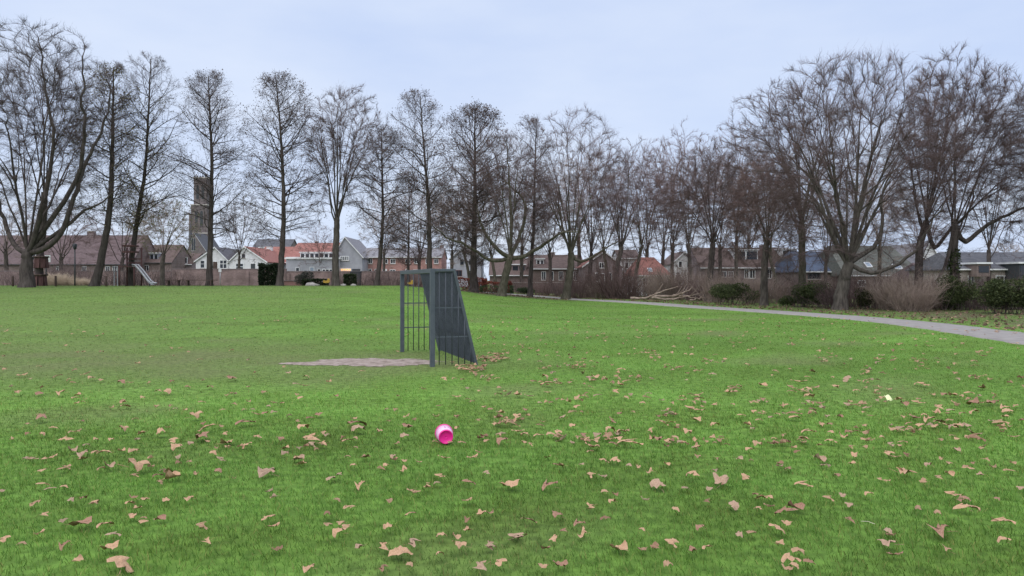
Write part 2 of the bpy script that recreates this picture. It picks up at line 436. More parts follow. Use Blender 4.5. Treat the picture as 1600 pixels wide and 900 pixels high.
def dirt_mask(x, y):
    """positive where the turf is rubbed bare"""
    big = 1 - ((x + 2.9) / (1.35 - 0.0 * x)) ** 2 - ((y - 15.45) / 0.80) ** 2
    tail = 1 - ((x + 3.75) / 0.95) ** 2 - ((y - 15.2) / 0.36) ** 2
    m = np.maximum(big, tail)
    return m + 0.85 * (vnoise(x, y * 1.6, 3.1, 41) - 0.52) + 0.75 * (vnoise(x, y * 1.6, 8.5, 42) - 0.5)
def dirt_sheet(name, x0, x1, y0, y1, step):
    xs = np.arange(x0, x1, step); ys = np.arange(y0, y1, step); X_, Y_ = np.meshgrid(xs, ys); m = dirt_mask(X_, Y_)
    Zs = zt(X_, Y_) + 0.004 + 0.010 * np.clip(m, 0, 1) * vnoise(X_, Y_, 14.0, 43) + 0.006 * rng.uniform(0, 1, X_.shape) ** 3
    ix = np.arange(X_.size).reshape(X_.shape); f = np.stack([ix[:-1, :-1], ix[:-1, 1:], ix[1:, 1:], ix[1:, :-1]], -1).reshape(-1, 4)
    f = f[(m.ravel()[f] > 0).sum(1) >= 3]; used = np.unique(f); re_ = np.full(X_.size, -1); re_[used] = np.arange(len(used))
    return link(name, mesh_np(name, np.stack([X_, Y_, Zs], -1).reshape(-1, 3)[used], [re_[f]], True), M['dirt'])
tag(dirt_sheet('bare_dirt_patch', -6.2, -1.0, 13.6, 17.2, 0.04), kind='structure')

# ------------------------------------------------------------------ grass blades
def grass_zone(d0, d1, dens, h0, h1, w, segs, seed):
    r = np.random.default_rng(seed)
    n = int(dens * ((d1**2 - d0**2) / 2 * 1.46 + 3.0 * (d1 - d0)))
    d = np.sqrt(r.uniform(d0**2, d1**2, n)) * np.exp(r.normal(0, 0.10, n)); d = np.maximum(d, 3.2)
    x = r.uniform(-1, 1, n) * (d * 0.73 + 1.5); y = d
    worn_haze, li = cover(x, y)
    rp = right_of_path(x, y)
    e = 0.72 - dirt_mask(x, y) + 0.25 * (vnoise(x, y, 22.0, 51) - 0.5)
    keep = (np.abs(rp) > 1.18) & (r.uniform(0, 1, n) > worn_haze * 0.45) & (r.uniform(0, 1, n) < sm(e + r.uniform(-.3, .3, n), 0.55, 1.1)) & (r.uniform(0, 1, n) > li * 0.5)
    # little tufts: drop blades where a fine noise is low
    keep &= r.uniform(0, 1, n) < 0.45 + 0.75 * vnoise(x, y, 6.0, 8)
    x, y, worn_haze, li = x[keep], y[keep], worn_haze[keep], li[keep]; n = len(x)
    z = zt(x, y) - 0.004
    tuft = 0.7 + 0.6 * vnoise(x, y, 3.3, 21)
    h = r.uniform(h0, h1, n) * tuft * (1 - 0.45 * worn_haze) * (1 + 0.6 * li)
    a = r.uniform(0, 2*math.pi, n); lean = r.uniform(0.2, 1.35, n)
    la = r.normal(2.5, 1.5, n)             # most of the lawn leans the same way
    ww = w * r.uniform(0.7, 1.3, n)
    sx, sy = np.cos(a) * ww / 2, np.sin(a) * ww / 2
    lx, ly = np.cos(la) * lean * h, np.sin(la) * lean * h
    cols = lawn_colour(x, y)
    yel = r.uniform(0, 1, n)
    tint = np.where(yel[:, None] < 0.10, np.array([[2.1, 1.25, 2.0]]), np.where(yel[:, None] < 0.35, np.array([[1.25, 1.15, 1.05]]), np.array([[0.9, 1.0, 0.95]])))
    cols = cols * tint * r.uniform(0.72, 1.28, n)[:, None]
    zero = np.zeros(n)
    b0 = np.stack([x - sx, y - sy, z], 1); b1 = np.stack([x + sx, y + sy, z], 1)
    tip = np.stack([x + lx, y + ly, z + h * np.sqrt(np.clip(1 - (lean*0.68)**2, 0.15, 1))], 1)
    if segs == 2:
        mxp = np.stack([x + lx*0.36, y + ly*0.36, z + h * 0.58], 1); s3 = np.stack([sx*0.8, sy*0.8, zero], 1)
        V = np.stack([b0, b1, mxp + s3, mxp - s3, tip], 1).reshape(-1, 3)
        o = np.arange(n)[:, None] * 5
        faces = [np.concatenate([o + [[0, 1, 2]], o + [[0, 2, 3]], o + [[3, 2, 4]]])]; k = 5
    else:
        V = np.stack([b0, b1, tip], 1).reshape(-1, 3); o = np.arange(n)[:, None] * 3
        faces = [o + [[0, 1, 2]]]; k = 3
    return V, faces[0], np.repeat(cols, k, 0)

zones = [grass_zone(3.4, 6.5, 2600, 0.028, 0.060, 0.0042, 2, 1), grass_zone(6.5, 10, 1300, 0.028, 0.058, 0.006, 2, 2),
         grass_zone(10, 20, 560, 0.028, 0.055, 0.009, 1, 3), grass_zone(20, 62, 55, 0.03, 0.06, 0.026, 1, 4)]
off = 0; VV = []; FF = []; CC = []
for v, f, c in zones:
    VV.append(v); FF.append(f + off); CC.append(c); off += len(v)
gme2 = mesh_np('grass', np.concatenate(VV), [np.concatenate(FF)])
ca = gme2.color_attributes.new('col', 'FLOAT_COLOR', 'POINT')
CC = np.concatenate(CC)
ca.data.foreach_set('color', np.concatenate([CC, np.ones((len(CC), 1))], 1).astype(np.float32).ravel())
tag(link('grass', gme2, M['grass_attr']), 'short mown green grass covering the whole playing field', 'grass', kind='stuff')
print('grass blades tris', sum(len(f) for f in FF))

# ------------------------------------------------------------------ trees
def norm(v): return v / np.maximum(np.linalg.norm(v, axis=-1, keepdims=True), 1e-9)

def tubes(Pp, R, k, point=False):
    """Pp (N,S,3), R (N,S) -> verts, faces (list)"""
    N, S = Pp.shape[:2]
    T = norm(np.gradient(Pp, axis=1))
    ax = np.abs(T[:, 0]).argmin(1); ref = np.eye(3)[ax][:, None, :]
    U = norm(np.cross(T, np.broadcast_to(ref, T.shape))); W = np.cross(T, U)
    a = np.arange(k) * 2 * math.pi / k
    ring = U[:, :, None, :] * np.cos(a)[None, None, :, None] + W[:, :, None, :] * np.sin(a)[None, None, :, None]
    last = S - 1 if point else S
    V = Pp[:, :last, None, :] + ring[:, :last] * R[:, :last, None, None]
    per = last * k + (1 if point else 0)
    Vb = V.reshape(N, last * k, 3)
    if point: Vb = np.concatenate([Vb, Pp[:, -1:, :]], 1)
    base = (np.arange(N) * per)[:, None, None]
    s = np.arange(last - 1)[:, None]; j = np.arange(k)[None, :]; j2 = (j + 1) % k
    q = np.stack([s*k + j, s*k + j2, (s+1)*k + j2, (s+1)*k + j], -1).reshape(1, -1, 4)
    out = []
    if q.shape[1]: out.append((q + base).reshape(-1, 4))
    if point:
        jj = np.arange(k)
        t = np.stack([(last-1)*k + jj, (last-1)*k + (jj+1) % k, np.full(k, last*k)], -1)[None]
        out.append((t + base).reshape(-1, 3))
    return Vb.reshape(-1, 3), out

class Buf:
    def __init__(self): self.V = []; self.F = []; self.n = 0
    def add(self, V, faces):
        self.V.append(V); self.F += [f + self.n for f in faces]; self.n += len(V)
    def mesh(self, name, smooth=True):
        return mesh_np(name, np.concatenate(self.V), self.F, smooth)

def grow(r, S0, D0, L, nseg, wig, trop):
    N = len(S0); pts = [S0]; d = norm(D0); step = (L / nseg)[:, None]; p = S0
    for i in range(nseg):
        d = norm(d + r.normal(0, wig, (N, 3)) + np.array([0, 0, trop]))
        p = p + d * step; pts.append(p)
    return np.stack(pts, 1)

def reach(p, d, c, rad):
    """distance from p along d to an ellipsoid with a slightly lumpy surface"""
    q = (p - c) / rad; e = d / rad
    A = (e*e).sum(-1); B = (q*e).sum(-1); C = (q*q).sum(-1) - 1
    disc = np.maximum(B*B - A*C, 0)
    t = (-B + np.sqrt(disc)) / A
    return np.where((t > 0) & (B*B - A*C > 0), t, 0.3)

def spawn(r, Pp, R, n, t0, t1, ang, outb, c, upb=0.0):
    """n children on every branch -> start, dir, parent radius, fraction, parent index"""
    N, S = Pp.shape[:2]
    t = (np.arange(n)[None, :] + r.uniform(0, 1, (N, n))) / n * (t1 - t0) + t0
    f = t * (S - 1); i = np.minimum(f.astype(int), S - 2); w = (f - i)[..., None]
    b = np.arange(N)[:, None]
    s = Pp[b, i] * (1 - w) + Pp[b, i + 1] * w
    T = norm(Pp[b, i + 1] - Pp[b, i])
    rr = R[b, i] * (1 - w[..., 0]) + R[b, i + 1] * w[..., 0]
    ref = norm(r.normal(0, 1, T.shape)); u = norm(np.cross(T, ref))
    a = np.radians(r.uniform(ang[0], ang[1], T.shape[:2]))[..., None]
    d = T * np.cos(a) + u * np.sin(a)
    o = s - c; o[..., 2] *= 0.8
    d = norm(d + outb * norm(o) + np.array([0, 0, upb]))
    return s.reshape(-1, 3), d.reshape(-1, 3), rr.ravel(), t.ravel(), np.repeat(np.arange(N), n)

def px_line(pts, d):
    return np.array([P(q[0], q[1], d + (q[2] if len(q) > 2 else 0)) for q in pts])

def foliage(r, pts, n, size, c1, c2, jitter=0.25):
    """n small bent leaves round the given points"""
    i = r.integers(0, len(pts), n); p = pts[i] + r.normal(0, jitter, (n, 3))
    a = norm(r.normal(0, 1, (n, 3)) * np.array([1, 1, 0.6])); b = norm(np.cross(a, norm(r.normal(0, 1, (n, 3)))))
    s = size * r.uniform(0.6, 1.35, n)[:, None]
    V = np.stack([p - a*s*0.5, p - b*s*0.32 + np.array([0, 0, .08])*s, p + a*s*0.5, p + b*s*0.32], 1).reshape(-1, 3)
    o = np.arange(n)[:, None] * 4
    c = np.array(c1) + (np.array(c2) - np.array(c1)) * r.uniform(0, 1, (n, 1))
    c = c * r.uniform(0.6, 1.35, (n, 1))
    return V, o + [[0, 1, 2, 3]], np.repeat(c, 4, 0)

def leaf_part(name, parent, V, Fq, C, kind='stuff'):
    me = mesh_np(name, V, [Fq]); ca = me.color_attributes.new('col', 'FLOAT_COLOR', 'POINT')
    ca.data.foreach_set('color', np.concatenate([C, np.ones((len(C), 1))], 1).astype(np.float32).ravel())
    o = link(name, me, M['leaf_attr'], parent, True); tag(o, kind=kind); return o

def colonize(r, pos0, par0, att, D, dk, iters, inertia=0.6, noise=0.06, up=0.0, nmax=6500, fork=None):
    """grow a branch graph from seed nodes towards attractor points"""
    n = len(pos0); pos = np.zeros((nmax, 3)); pos[:n] = pos0; par = np.full(nmax, -1); par[:n] = par0
    dirs = np.zeros((nmax, 3)); ok = par0 >= 0
    dirs[:n][ok] = norm(pos0[ok] - pos0[par0[ok]])
    dm = ((att[:, None, :] - pos0[None]) ** 2).sum(-1); near = dm.argmin(1); dist = np.sqrt(dm.min(1)); alive = dist > dk
    kids = np.zeros(nmax, int)
    for it in range(iters):
        act = np.nonzero(alive)[0]
        if not len(act) or n > nmax - 400: break
        q = near[act]; v = norm(att[act] - pos[q]); acc = np.zeros((n, 3)); np.add.at(acc, q, v)
        g = np.unique(q); g = g[kids[g] < 3]
        if not len(g): break
        d = norm(norm(acc[g]) + inertia * dirs[g] + r.normal(0, noise, (len(g), 3)) + 0.5 * norm(pos[g] - fork))
        new = pos[g] + d * D; m = min(len(new), nmax - n)
        pos[n:n+m] = new[:m]; par[n:n+m] = g[:m]; dirs[n:n+m] = d[:m]; kids[g[:m]] += 1
        for a0 in range(0, m, 400):
            blk = new[a0:min(a0 + 400, m)]
            dd = np.sqrt(((att[act][:, None, :] - blk[None]) ** 2).sum(-1)); j = dd.argmin(1); dn = dd[np.arange(len(act)), j]
            b = dn < dist[act]; near[act[b]] = n + a0 + j[b]; dist[act[b]] = dn[b]
        alive[act] = dist[act] > dk
        n += m
    return pos[:n], par[:n], dirs[:n]

def dome_points(r, n, c, rad, low):
    """points in a lumpy dome: thick towards its surface, thin in the lower half"""
    out = []; k = r.normal(0, 1, (7, 3)) * 2.2; ph = r.uniform(0, 6.28, 7)
    while sum(len(o) for o in out) < n:
        u = norm(r.normal(0, 1, (n * 2, 3))); t = r.uniform(0.10, 1, n * 2) ** (1 / 2.8)
        lump = 1 + 0.055 * np.sin(u @ k.T + ph).sum(1) / 1.6
        p = u * (t * lump)[:, None]
        hz = np.hypot(p[:, 0], p[:, 1])
        keep = (p[:, 2] > -0.1) | ((r.uniform(0, 1, n * 2) < low) & (hz > 0.42 - 0.1 * p[:, 2]))
        out.append(p[keep])
    return c + np.concatenate(out)[:n] * rad

def vase_crown(r, tb, cb, tl, tr, c, rad, rb, n1, ang, limbs, d, dens, low, att_n, lfac=None, lr=(0.15, 0.25)):
    seeds = [tl[-1]]; par = [-1]; srad = [rb * 0.5]
    def chain(pts, start, r0=0.0):
        i = start
        for q, p in enumerate(pts): seeds.append(p); par.append(i); srad.append(r0 * (1 - 0.88 * (q + 0.5) / len(pts)) ** 0.9); i = len(seeds) - 1
    scale = (rad[0] * rad[2]) ** 0.5
    D = 0.075 * scale if d < 62 else 0.09 * scale
    D = float(np.clip(D, 0.3, 0.75))
    def resample(q):
        L = np.concatenate([[0], np.cumsum(np.linalg.norm(np.diff(q, axis=0), axis=1))]); m = max(2, int(L[-1] / D)); t = np.linspace(0, L[-1], m + 1)
        return np.stack([np.interp(t, L, q[:, k]) for k in range(3)], 1)
    for li_, q in enumerate(limbs or []):
        pl = resample(catmull(q, 5)); chain(pl[1:] + r.normal(0, 0.03, pl[1:].shape), 0, rb * lfac[li_])
    if n1:
        az = np.arange(n1) * 2.399 + r.uniform(0, 6.28) + r.normal(0, 0.25, n1)
        pol = np.radians(ang[0] + (ang[1] - ang[0]) * np.sqrt((np.arange(n1) + 0.5) / n1) + r.normal(0, 5, n1))
        dd = np.stack([np.sin(pol)*np.cos(az), np.sin(pol)*np.sin(az), np.cos(pol)], 1)
        tgt = c + rad * dd * 0.95; base_i = {}
        for i in range(n1):
            s = tl[int(r.uniform(0.78, 1.0) * (len(tl) - 1))] if i % 2 else tl[-1]
            v = tgt[i] - s; L = np.linalg.norm(v); reachf = r.uniform(0.55, 0.78)
            f = np.linspace(0, reachf, max(3, int(L * reachf / D)) + 1)[1:, None]
            # leaves the fork rather upright, then bends over towards its own part of the dome
            bow = np.array([0, 0, 1.0]) * L * 0.16 * np.sin(np.pi * np.minimum(f / 1.0, 1))
            pts = s + v * f + bow + np.cumsum(r.normal(0, 0.05 * D, (len(f), 3)), 0) * 2
            rl0 = rb * r.uniform(*lr)
            if i % 2: seeds.append(s); par.append(-1); srad.append(rl0); chain(pts, len(seeds) - 1, rl0)
            else: chain(pts, 0, rl0)
            # it divides twice on the way up: narrow forks, each half keeps climbing
            first = len(seeds) - len(pts)
            for fk in range(3 if d < 62 else 2):
                k0 = int(len(pts) * r.uniform(0.22, 0.62)); bi = first + k0; s2 = seeds[bi]
                u2 = norm((tgt[i] - c) / rad + r.normal(0, 0.34, 3)); u2[2] = max(u2[2], -0.15); t2 = c + rad * u2 * 0.95
                v2 = t2 - s2; L2 = np.linalg.norm(v2); rf = r.uniform(0.5, 0.78)
                f2 = np.linspace(0, rf, max(3, int(L2 * rf / D)) + 1)[1:, None]
                run = norm(pts[min(k0 + 1, len(pts) - 1)] - pts[max(k0 - 1, 0)]) * L2
                p2 = s2 + run * f2 * (1 - f2) * 0.4 + v2 * f2 * (1 - 0.4 * (1 - f2)) + np.cumsum(r.normal(0, 0.05 * D, (len(f2), 3)), 0) * 2
                chain(p2, bi, rl0 * (1 - 0.8 * k0 / len(pts)) * 0.7)
    pos0 = np.array(seeds); par0 = np.array(par)
    pos, par, dirs = colonize(r, pos0, par0, dome_points(r, att_n, c, rad * 0.95, low), D, D * 1.2, 30, fork=tl[-1])
    n = len(pos); n0 = len(pos0)
    # smooth
    has = par >= 0; deg = np.bincount(par[has], minlength=n)
    for _ in range(3):
        acc = pos.copy() * 1.0; cnt = np.ones(n); acc[has] += pos[par[has]]; cnt[has] += 1
        np.add.at(acc, par[has], pos[has]); cnt += deg
        sm_ = acc / cnt[:, None]; move = has & (deg > 0); pos[move] = 0.45 * pos[move] + 0.55 * sm_[move]
    tips = np.zeros(n); tips[deg == 0] = 1
    for i in range(n - 1, -1, -1):
        if par[i] >= 0: tips[par[i]] += tips[i]
    rt = 0.0078 * (scale / 7) ** 0.5 * max(1, d / 55) ** 0.5
    rad_n = rt * np.maximum(tips, 1) ** 0.49
    rad_n = np.minimum(rad_n, rb * 0.42); rad_n[:n0] = np.maximum(rad_n[:n0], np.array(srad))
    e = np.nonzero(has)[0]; a = par[e]
    Pp = np.stack([pos[a], pos[e]], 1); ra = np.minimum(rad_n[a], rad_n[e] * 1.25); R = np.stack([ra, rad_n[e]], 1)
    # overlap segments a little so that bends stay closed
    ext = norm(Pp[:, 1] - Pp[:, 0]) * (R[:, :1] * 0.35); Pp[:, 0] -= ext; Pp[:, 1] += ext
    for lo, hi, k, buf in ((0.075, 9, 7, tb), (0.035, 0.075, 5, tb), (0, 0.035, 3, cb)):
        m = (R[:, 1] >= lo) & (R[:, 1] < hi)
        if m.any(): V_, F_ = tubes(Pp[m], R[m], k); buf.add(V_, F_)
    # twigs
    thin = np.nonzero(has & (rad_n < 0.03))[0]
    nt = max(1, int(round(4 * dens))); src = np.repeat(thin, nt); src = np.concatenate([src, np.repeat(thin[tips[thin] <= 1.5], nt)])
    f = r.uniform(0, 1, len(src))[:, None]; s = pos[par[src]] * (1 - f) + pos[src] * f
    T = norm(pos[src] - pos[par[src]]); o = norm((s - c) * np.array([1, 1, 0.9]) / rad)
    u = norm(np.cross(T, norm(r.normal(0, 1, T.shape)))); ag = np.radians(r.uniform(12, 60, len(src)))[:, None]
    dd = norm(T * np.cos(ag) + u * np.sin(ag) + 0.35 * o + np.array([0, 0, 0.12]))
    inn = (((s - c) / rad) ** 2).sum(-1)
    L = r.uniform(0.4, 1.15, len(src)) * (scale / 7) * np.where(inn > 0.72, 0.55, 1.0)
    wm = 0.0060 * (d / 50) ** 0.8
    p1 = grow(r, s, dd, L, 2, 0.14, 0.02); R1 = np.tile(np.array([[1.15, 0.9, 0.5]]) * wm, (len(src), 1))
    V_, F_ = tubes(p1[:, [0, 1, 2]], R1, 3, True) if d < 62 else tubes(p1[:, [0, 2]], R1[:, [0, 2]], 3, True); cb.add(V_, F_)
    n2 = 2
    s2, d2, rr, t, pi = spawn(r, p1, R1, n2, 0.25, 0.95, (22, 55), 0.15, c, 0.06)
    p2 = grow(r, s2, d2, L[pi] * r.uniform(0.35, 0.7, len(t)), 1, 0.1, 0); R2 = np.full((len(t), 2), wm * 0.8)
    V_, F_ = tubes(p2, R2, 3, True); cb.add(V_, F_)
    return np.concatenate([p1[:, -1], p2[:, -1]])

TRI = [0]
def tree(name, label, kind, px, d, crown, trunk, rb, seed, n1=8, dens=1.0, bark='bark_grey', twig='twig_brown', leaves=None,
         limbs=None, low=0.3, group=None, cat='tree', deep=1.0, stems=None, ang1=None, att=None, lowfill=0.4, lrad=(0.15, 0.25)):
    """crown: (x0, x1, ytop, ybottom) in photo pixels at depth d. trunk: [(px, py), ...] above the base."""
    r = np.random.default_rng(seed)
    base = G(px, d)
    root = empty(name, base); tag(root, label, cat, group)
    c = np.array(P((crown[0]+crown[1])/2, (crown[2]+crown[3])/2, d)); rad = np.array([(crown[1]-crown[0])/2/F*d]*2 + [(crown[3]-crown[2])/2/F*d])
    rad[1] *= deep
    if kind == 'leader': rad[:2] *= 1.12
    tb, cb = Buf(), Buf()
    tl = np.vstack([np.array(base)[None] - [[0, 0, 0.15]], px_line(trunk, d)])
    tl = catmull(tl, 6)
    tt = np.linspace(0, 1, len(tl))
    hgt = tl[:, 2] - tl[0, 2]
    taper_end = 0.12 if kind == 'leader' else 0.72
    tr = rb * (1 - (1 - taper_end) * tt ** (0.9 if kind == 'leader' else 0.8)) * (1 + 0.42 * np.exp(-hgt / (rb * 1.1)))
    tl = tl + r.normal(0, rb * 0.05, tl.shape) * (tt[:, None] > 0.02)
    V_, F_ = tubes(tl[None], tr[None], 9); tb.add(V_, F_)
    levels = []
    if kind == 'leader':
        n = int(n1 * 1.35)
        s, dd, rr, t, _ = spawn(r, tl[None], tr[None], n, low, 0.985, (60, 88), 0.0, c)
        dd[:, 2] = np.abs(dd[:, 2]) * 0.3 + np.interp(t, [low, 0.7, 1], [0.12, 0.38, 0.95]) + r.normal(0, 0.14, n); dd = norm(dd)
        L = reach(s, dd, c, rad * np.array([1.12, 1.12, 1.05])) * r.uniform(0.62, 1.05, n); L = np.clip(L, 1.1, None)
        r1 = np.minimum(rr * 0.5, 0.012 + 0.0105 * L)
        pp = grow(r, s, dd, L, 7, 0.10, 0.035)
        R1 = r1[:, None] * np.linspace(1, 0.25, 8)[None]
        V_, F_ = tubes(pp, R1, 5); tb.add(V_, F_)
        cfg = [(9, 0.10, 0.98, (30, 65), 0.10, 0.08, 0.60, 3, 3, 0.13), (6, 0.15, 1.0, (25, 62), 0.10, 0.05, 0.55, 1, 3, 0.16), (3, 0.2, 1.0, (25, 65), 0.05, 0.05, 0.60, 1, 3, 0.2)]
    else:
        lm = [px_line(l, d) for l in limbs] if limbs else None
        an = att if att else (950 if d < 62 else 460)
        tips = vase_crown(r, tb, cb, tl, tr, c, rad, rb, n1, ang1 or (6, 84), lm, d, dens, lowfill, an, [l[0][3] if len(l[0]) > 3 else .4 for l in limbs] if limbs else None, lrad)
        cfg = []
    tipset = []
    if cfg: par, parR = pp, R1
    for li, (nc, t0, t1, ang, outb, upb, fr, nseg, k, wig) in enumerate(cfg):
        if li == len(cfg) - 1: nc = max(1, int(round(nc * dens)))
        if d >= 62 and kind != 'leader': nc = max(2, nc - 1)
        Lp = np.linalg.norm(np.diff(par, axis=1), axis=2).sum(1)
        s, dd, rr, t, pi = spawn(r, par, parR, nc, t0, t1, ang, outb, c, upb)
        lim = reach(s, dd, c, rad)
        ins = (((s - c) / rad) ** 2).sum(-1)
        ok = (ins < 1.03) | ((s[:, 2] < c[2]) & (ins < 1.6) & (li < 2))
        s, dd, rr, t, pi, lim = s[ok], dd[ok], rr[ok], t[ok], pi[ok], lim[ok]
        lim = np.where(ins[ok] >= 1.0, 0.5, lim)
        L = Lp[pi] * fr * (1.15 - 0.55 * t) * r.uniform(0.6, 1.2, len(t))
        L = np.minimum(L, lim * r.uniform(0.75, 1.06, len(t)) + 0.12); L = np.clip(L, 0.25, None)
        wmin = 0.0052 * max(d / 50, (d / 50) ** 0.5)
        r0 = np.minimum(rr * 0.60, 0.004 + 0.0078 * L); r0 = np.maximum(r0, wmin)
        child = grow(r, s, dd, L, nseg, wig, 0.03)
        Rc = np.maximum(r0[:, None] * np.linspace(1, 0.30, nseg + 1)[None], wmin * 0.8)
        V_, F_ = tubes(child, Rc, k, point=(li >= len(cfg) - 2)); cb.add(V_, F_)
        tipset.append(child[:, -1])
        par, parR = child, Rc
    o = link('trunk', tb.mesh('trunk'), M[bark], root, True)
    o2 = link('crown', cb.mesh('crown'), M[twig], root, True); tag(o2, kind='stuff')
    TRI[0] += sum(len(f) * (f.shape[1] - 2) for f in cb.F) + sum(len(f) * 2 for f in tb.F)
    if cfg: tips = np.concatenate(tipset[-2:])
    if leaves:
        nn, size, c1, c2, zlo, zhi = leaves
        if kind == 'leader': nn = int(nn * 2.2)
        zz = (tips[:, 2] - (c[2] - rad[2])) / (2 * rad[2]); sel = tips[(zz >= zlo) & (zz <= zhi)]
        if len(sel):
            leaf_part('remaining_leaves', root, *foliage(r, sel, nn, size, c1, c2, 0.15)); TRI[0] += nn * 2
    return root

def stem_shrub(name, label, px, d, w, h, n, seed, twig='twig_tan', group=None, leaves=None, spread=0.55, dw=None, fine=5):
    """many thin stems from the ground; w, h in metres"""
    r = np.random.default_rng(seed); base = G(px, d); root = empty(name, base); tag(root, label, 'shrub', group)
    s = np.stack([r.uniform(-.5, .5, n) * w * 0.6, r.uniform(-.5, .5, n) * (dw or w) * 0.6, np.zeros(n)], 1) + np.array(base)
    s[:, 2] = zt(s[:, 0], s[:, 1]) - 0.05
    out = (s - np.array(base)) / max(w, 0.1)
    dd = norm(np.stack([out[:, 0] * 1.3 + r.normal(0, spread * 0.45, n), out[:, 1] * 1.3 + r.normal(0, spread * 0.45, n), r.uniform(0.8, 1.2, n)], 1))
    L = h * r.uniform(0.55, 1.12, n)
    pp = grow(r, s, dd, L, 5, 0.10, 0.0); R = (0.010 + 0.006 * L)[:, None] * np.linspace(1, 0.3, 6)[None]
    b = Buf(); V_, F_ = tubes(pp, R, 4); b.add(V_, F_)
    c = np.array(base) + [0, 0, h * 0.3]
    s2, d2, rr, t, pi = spawn(r, pp, R, 6, 0.15, 0.98, (20, 55), 0.1, c, 0.05)
    p2 = grow(r, s2, d2, L[pi] * 0.38 * r.uniform(0.6, 1.2, len(t)), 2, 0.16, 0.0)
    R2 = np.maximum(rr * 0.5, 0.005)[:, None] * np.linspace(1, 0.5, 3)[None]; V_, F_ = tubes(p2, R2, 3, True); b.add(V_, F_)
    s3, d3, rr, t, pi = spawn(r, p2, R2, fine, 0.2, 1.0, (20, 55), 0.1, c, 0.05)
    p3 = grow(r, s3, d3, r.uniform(0.15, 0.45, len(t)), 1, 0.2, 0.0)
    R3 = np.full((len(t), 2), 0.0055); V_, F_ = tubes(p3, R3, 3, True); b.add(V_, F_)
    o = link('stems', b.mesh('stems'), M[twig], root, True); tag(o, kind='stuff')
    TRI[0] += sum(len(f) * (f.shape[1] - 2) for f in b.F)
    if leaves:
        leaf_part('foliage', root, *foliage(r, np.concatenate([p3[:, -1], p3[:, 0]]), leaves[0], leaves[1], leaves[2], leaves[3], 0.08)); TRI[0] += leaves[0] * 2
    return root

def evergreen(name, label, px, d, w, h, n, seed, c1=(0.03, 0.045, 0.017), c2=(0.10, 0.118, 0.046), size=0.09, group=None, dw=None, boxy=False, cat='bush', lumps=9):
    """leafy bush: stems plus leaves gathered in lumps"""
    r = np.random.default_rng(seed); base = G(px, d); root = empty(name, base); tag(root, label, cat, group); dw = dw or w * 0.8
    b = Buf()
    if boxy:
        q = r.uniform(-1, 1, (n, 3)); k = r.integers(0, 3, n); sg = np.sign(r.normal(0, 1, n)); q[np.arange(n), k] = sg * r.uniform(0.82, 1.0, n)
        pts = q * [w/2, dw/2, h/2] + [0, 0, h/2]
        pts[:, 2] *= 1 + 0.05 * np.sin(pts[:, 0] * 3 + seed)
    else:
        lc = r.normal(0, 1, (lumps, 3)); lc = norm(lc) * r.uniform(0.25, 0.72, (lumps, 1)); lc[:, 2] = lc[:, 2] * 0.9
        lr = r.uniform(0.32, 0.52, lumps); i = r.integers(0, lumps, n)
        dirs = norm(r.normal(0, 1, (n, 3))); pts = lc[i] + dirs * (lr[i] * r.uniform(0.55, 1.08, n) ** 0.6)[:, None]
        pts = pts * [w/2, dw/2, h/2] + [0, 0, h * 0.5]
        pts[:, 2] = np.maximum(pts[:, 2], 0.03)
    pts = pts + np.array(base)
    m = max(8, int(w * 8)); s = np.stack([r.uniform(-.3, .3, m) * w, r.uniform(-.3, .3, m) * dw, np.full(m, -0.05)], 1) + np.array(base)
    pp = grow(r, s, norm(np.stack([r.normal(0, .35, m), r.normal(0, .35, m), np.ones(m)], 1)), h * r.uniform(0.6, 0.98, m), 4, 0.12, 0)
    V_, F_ = tubes(pp, 0.018 * np.ones((m, 1)) * np.linspace(1, .3, 5)[None], 4); b.add(V_, F_)
    tag(link('stems', b.mesh('stems'), M['twig_dark'], root, True), kind='stuff')
    V, Fq, C = foliage(r, pts, n, size, c1, c2, 0.04)
    leaf_part('foliage', root, V, Fq, C); TRI[0] += n * 2
    return root

OLIVE = ((0.10, 0.095, 0.04), (0.19, 0.155, 0.075)); RUST = ((0.09, 0.06, 0.05), (0.16, 0.105, 0.08))
# ---- the row on the left
tree('bare_tree', 'massive bare tree at the far left with several stems forking low', 'vase', 42, 50, (-75, 185, 30, 400), [(42, 415), (43, 395)], 0.44, 101, n1=5, bark='bark_dark', twig='twig_dark', dens=1.2,
     limbs=[[(40, 405, 0, .38), (15, 372, .5), (2, 330, 1), (-25, 260, 1.5), (-45, 180, 2)], [(44, 400, 0, .42), (60, 352, -.4), (74, 290, -.6), (82, 215, -1), (70, 120, -1), (60, 60, -1)],
            [(48, 402, 0, .46), (92, 372, 0), (116, 305, 0), (134, 250, .3), (166, 190, .6), (176, 130, .6)], [(118, 300, 0, .35), (132, 225, -.5), (128, 150, -1), (134, 70, -1)], [(96, 366, 0, .3), (128, 330, .4), (160, 318, .6), (186, 290, .8)]])
tree('bare_tree', 'dark bare tree with wooden climbing collars on its trunk, second at left', 'vase', 60, 56, (-10, 150, 60, 380), [(62, 400), (68, 350), (70, 300)], 0.30, 102, n1=6, bark='bark_dark', twig='twig_dark', dens=0.8, ang1=(5, 60))
tree('leaning_tree', 'leaning dark tree keeping some olive leaves, left of the slide', 'leader', 147, 55, (112, 222, 92, 400), [(158, 405), (171, 330), (175, 250), (176, 180), (178, 105)], 0.33, 103, n1=40, bark='bark_dark', twig='twig_dark', leaves=(2600, 0.11, *OLIVE, 0.05, 0.95), low=0.34)
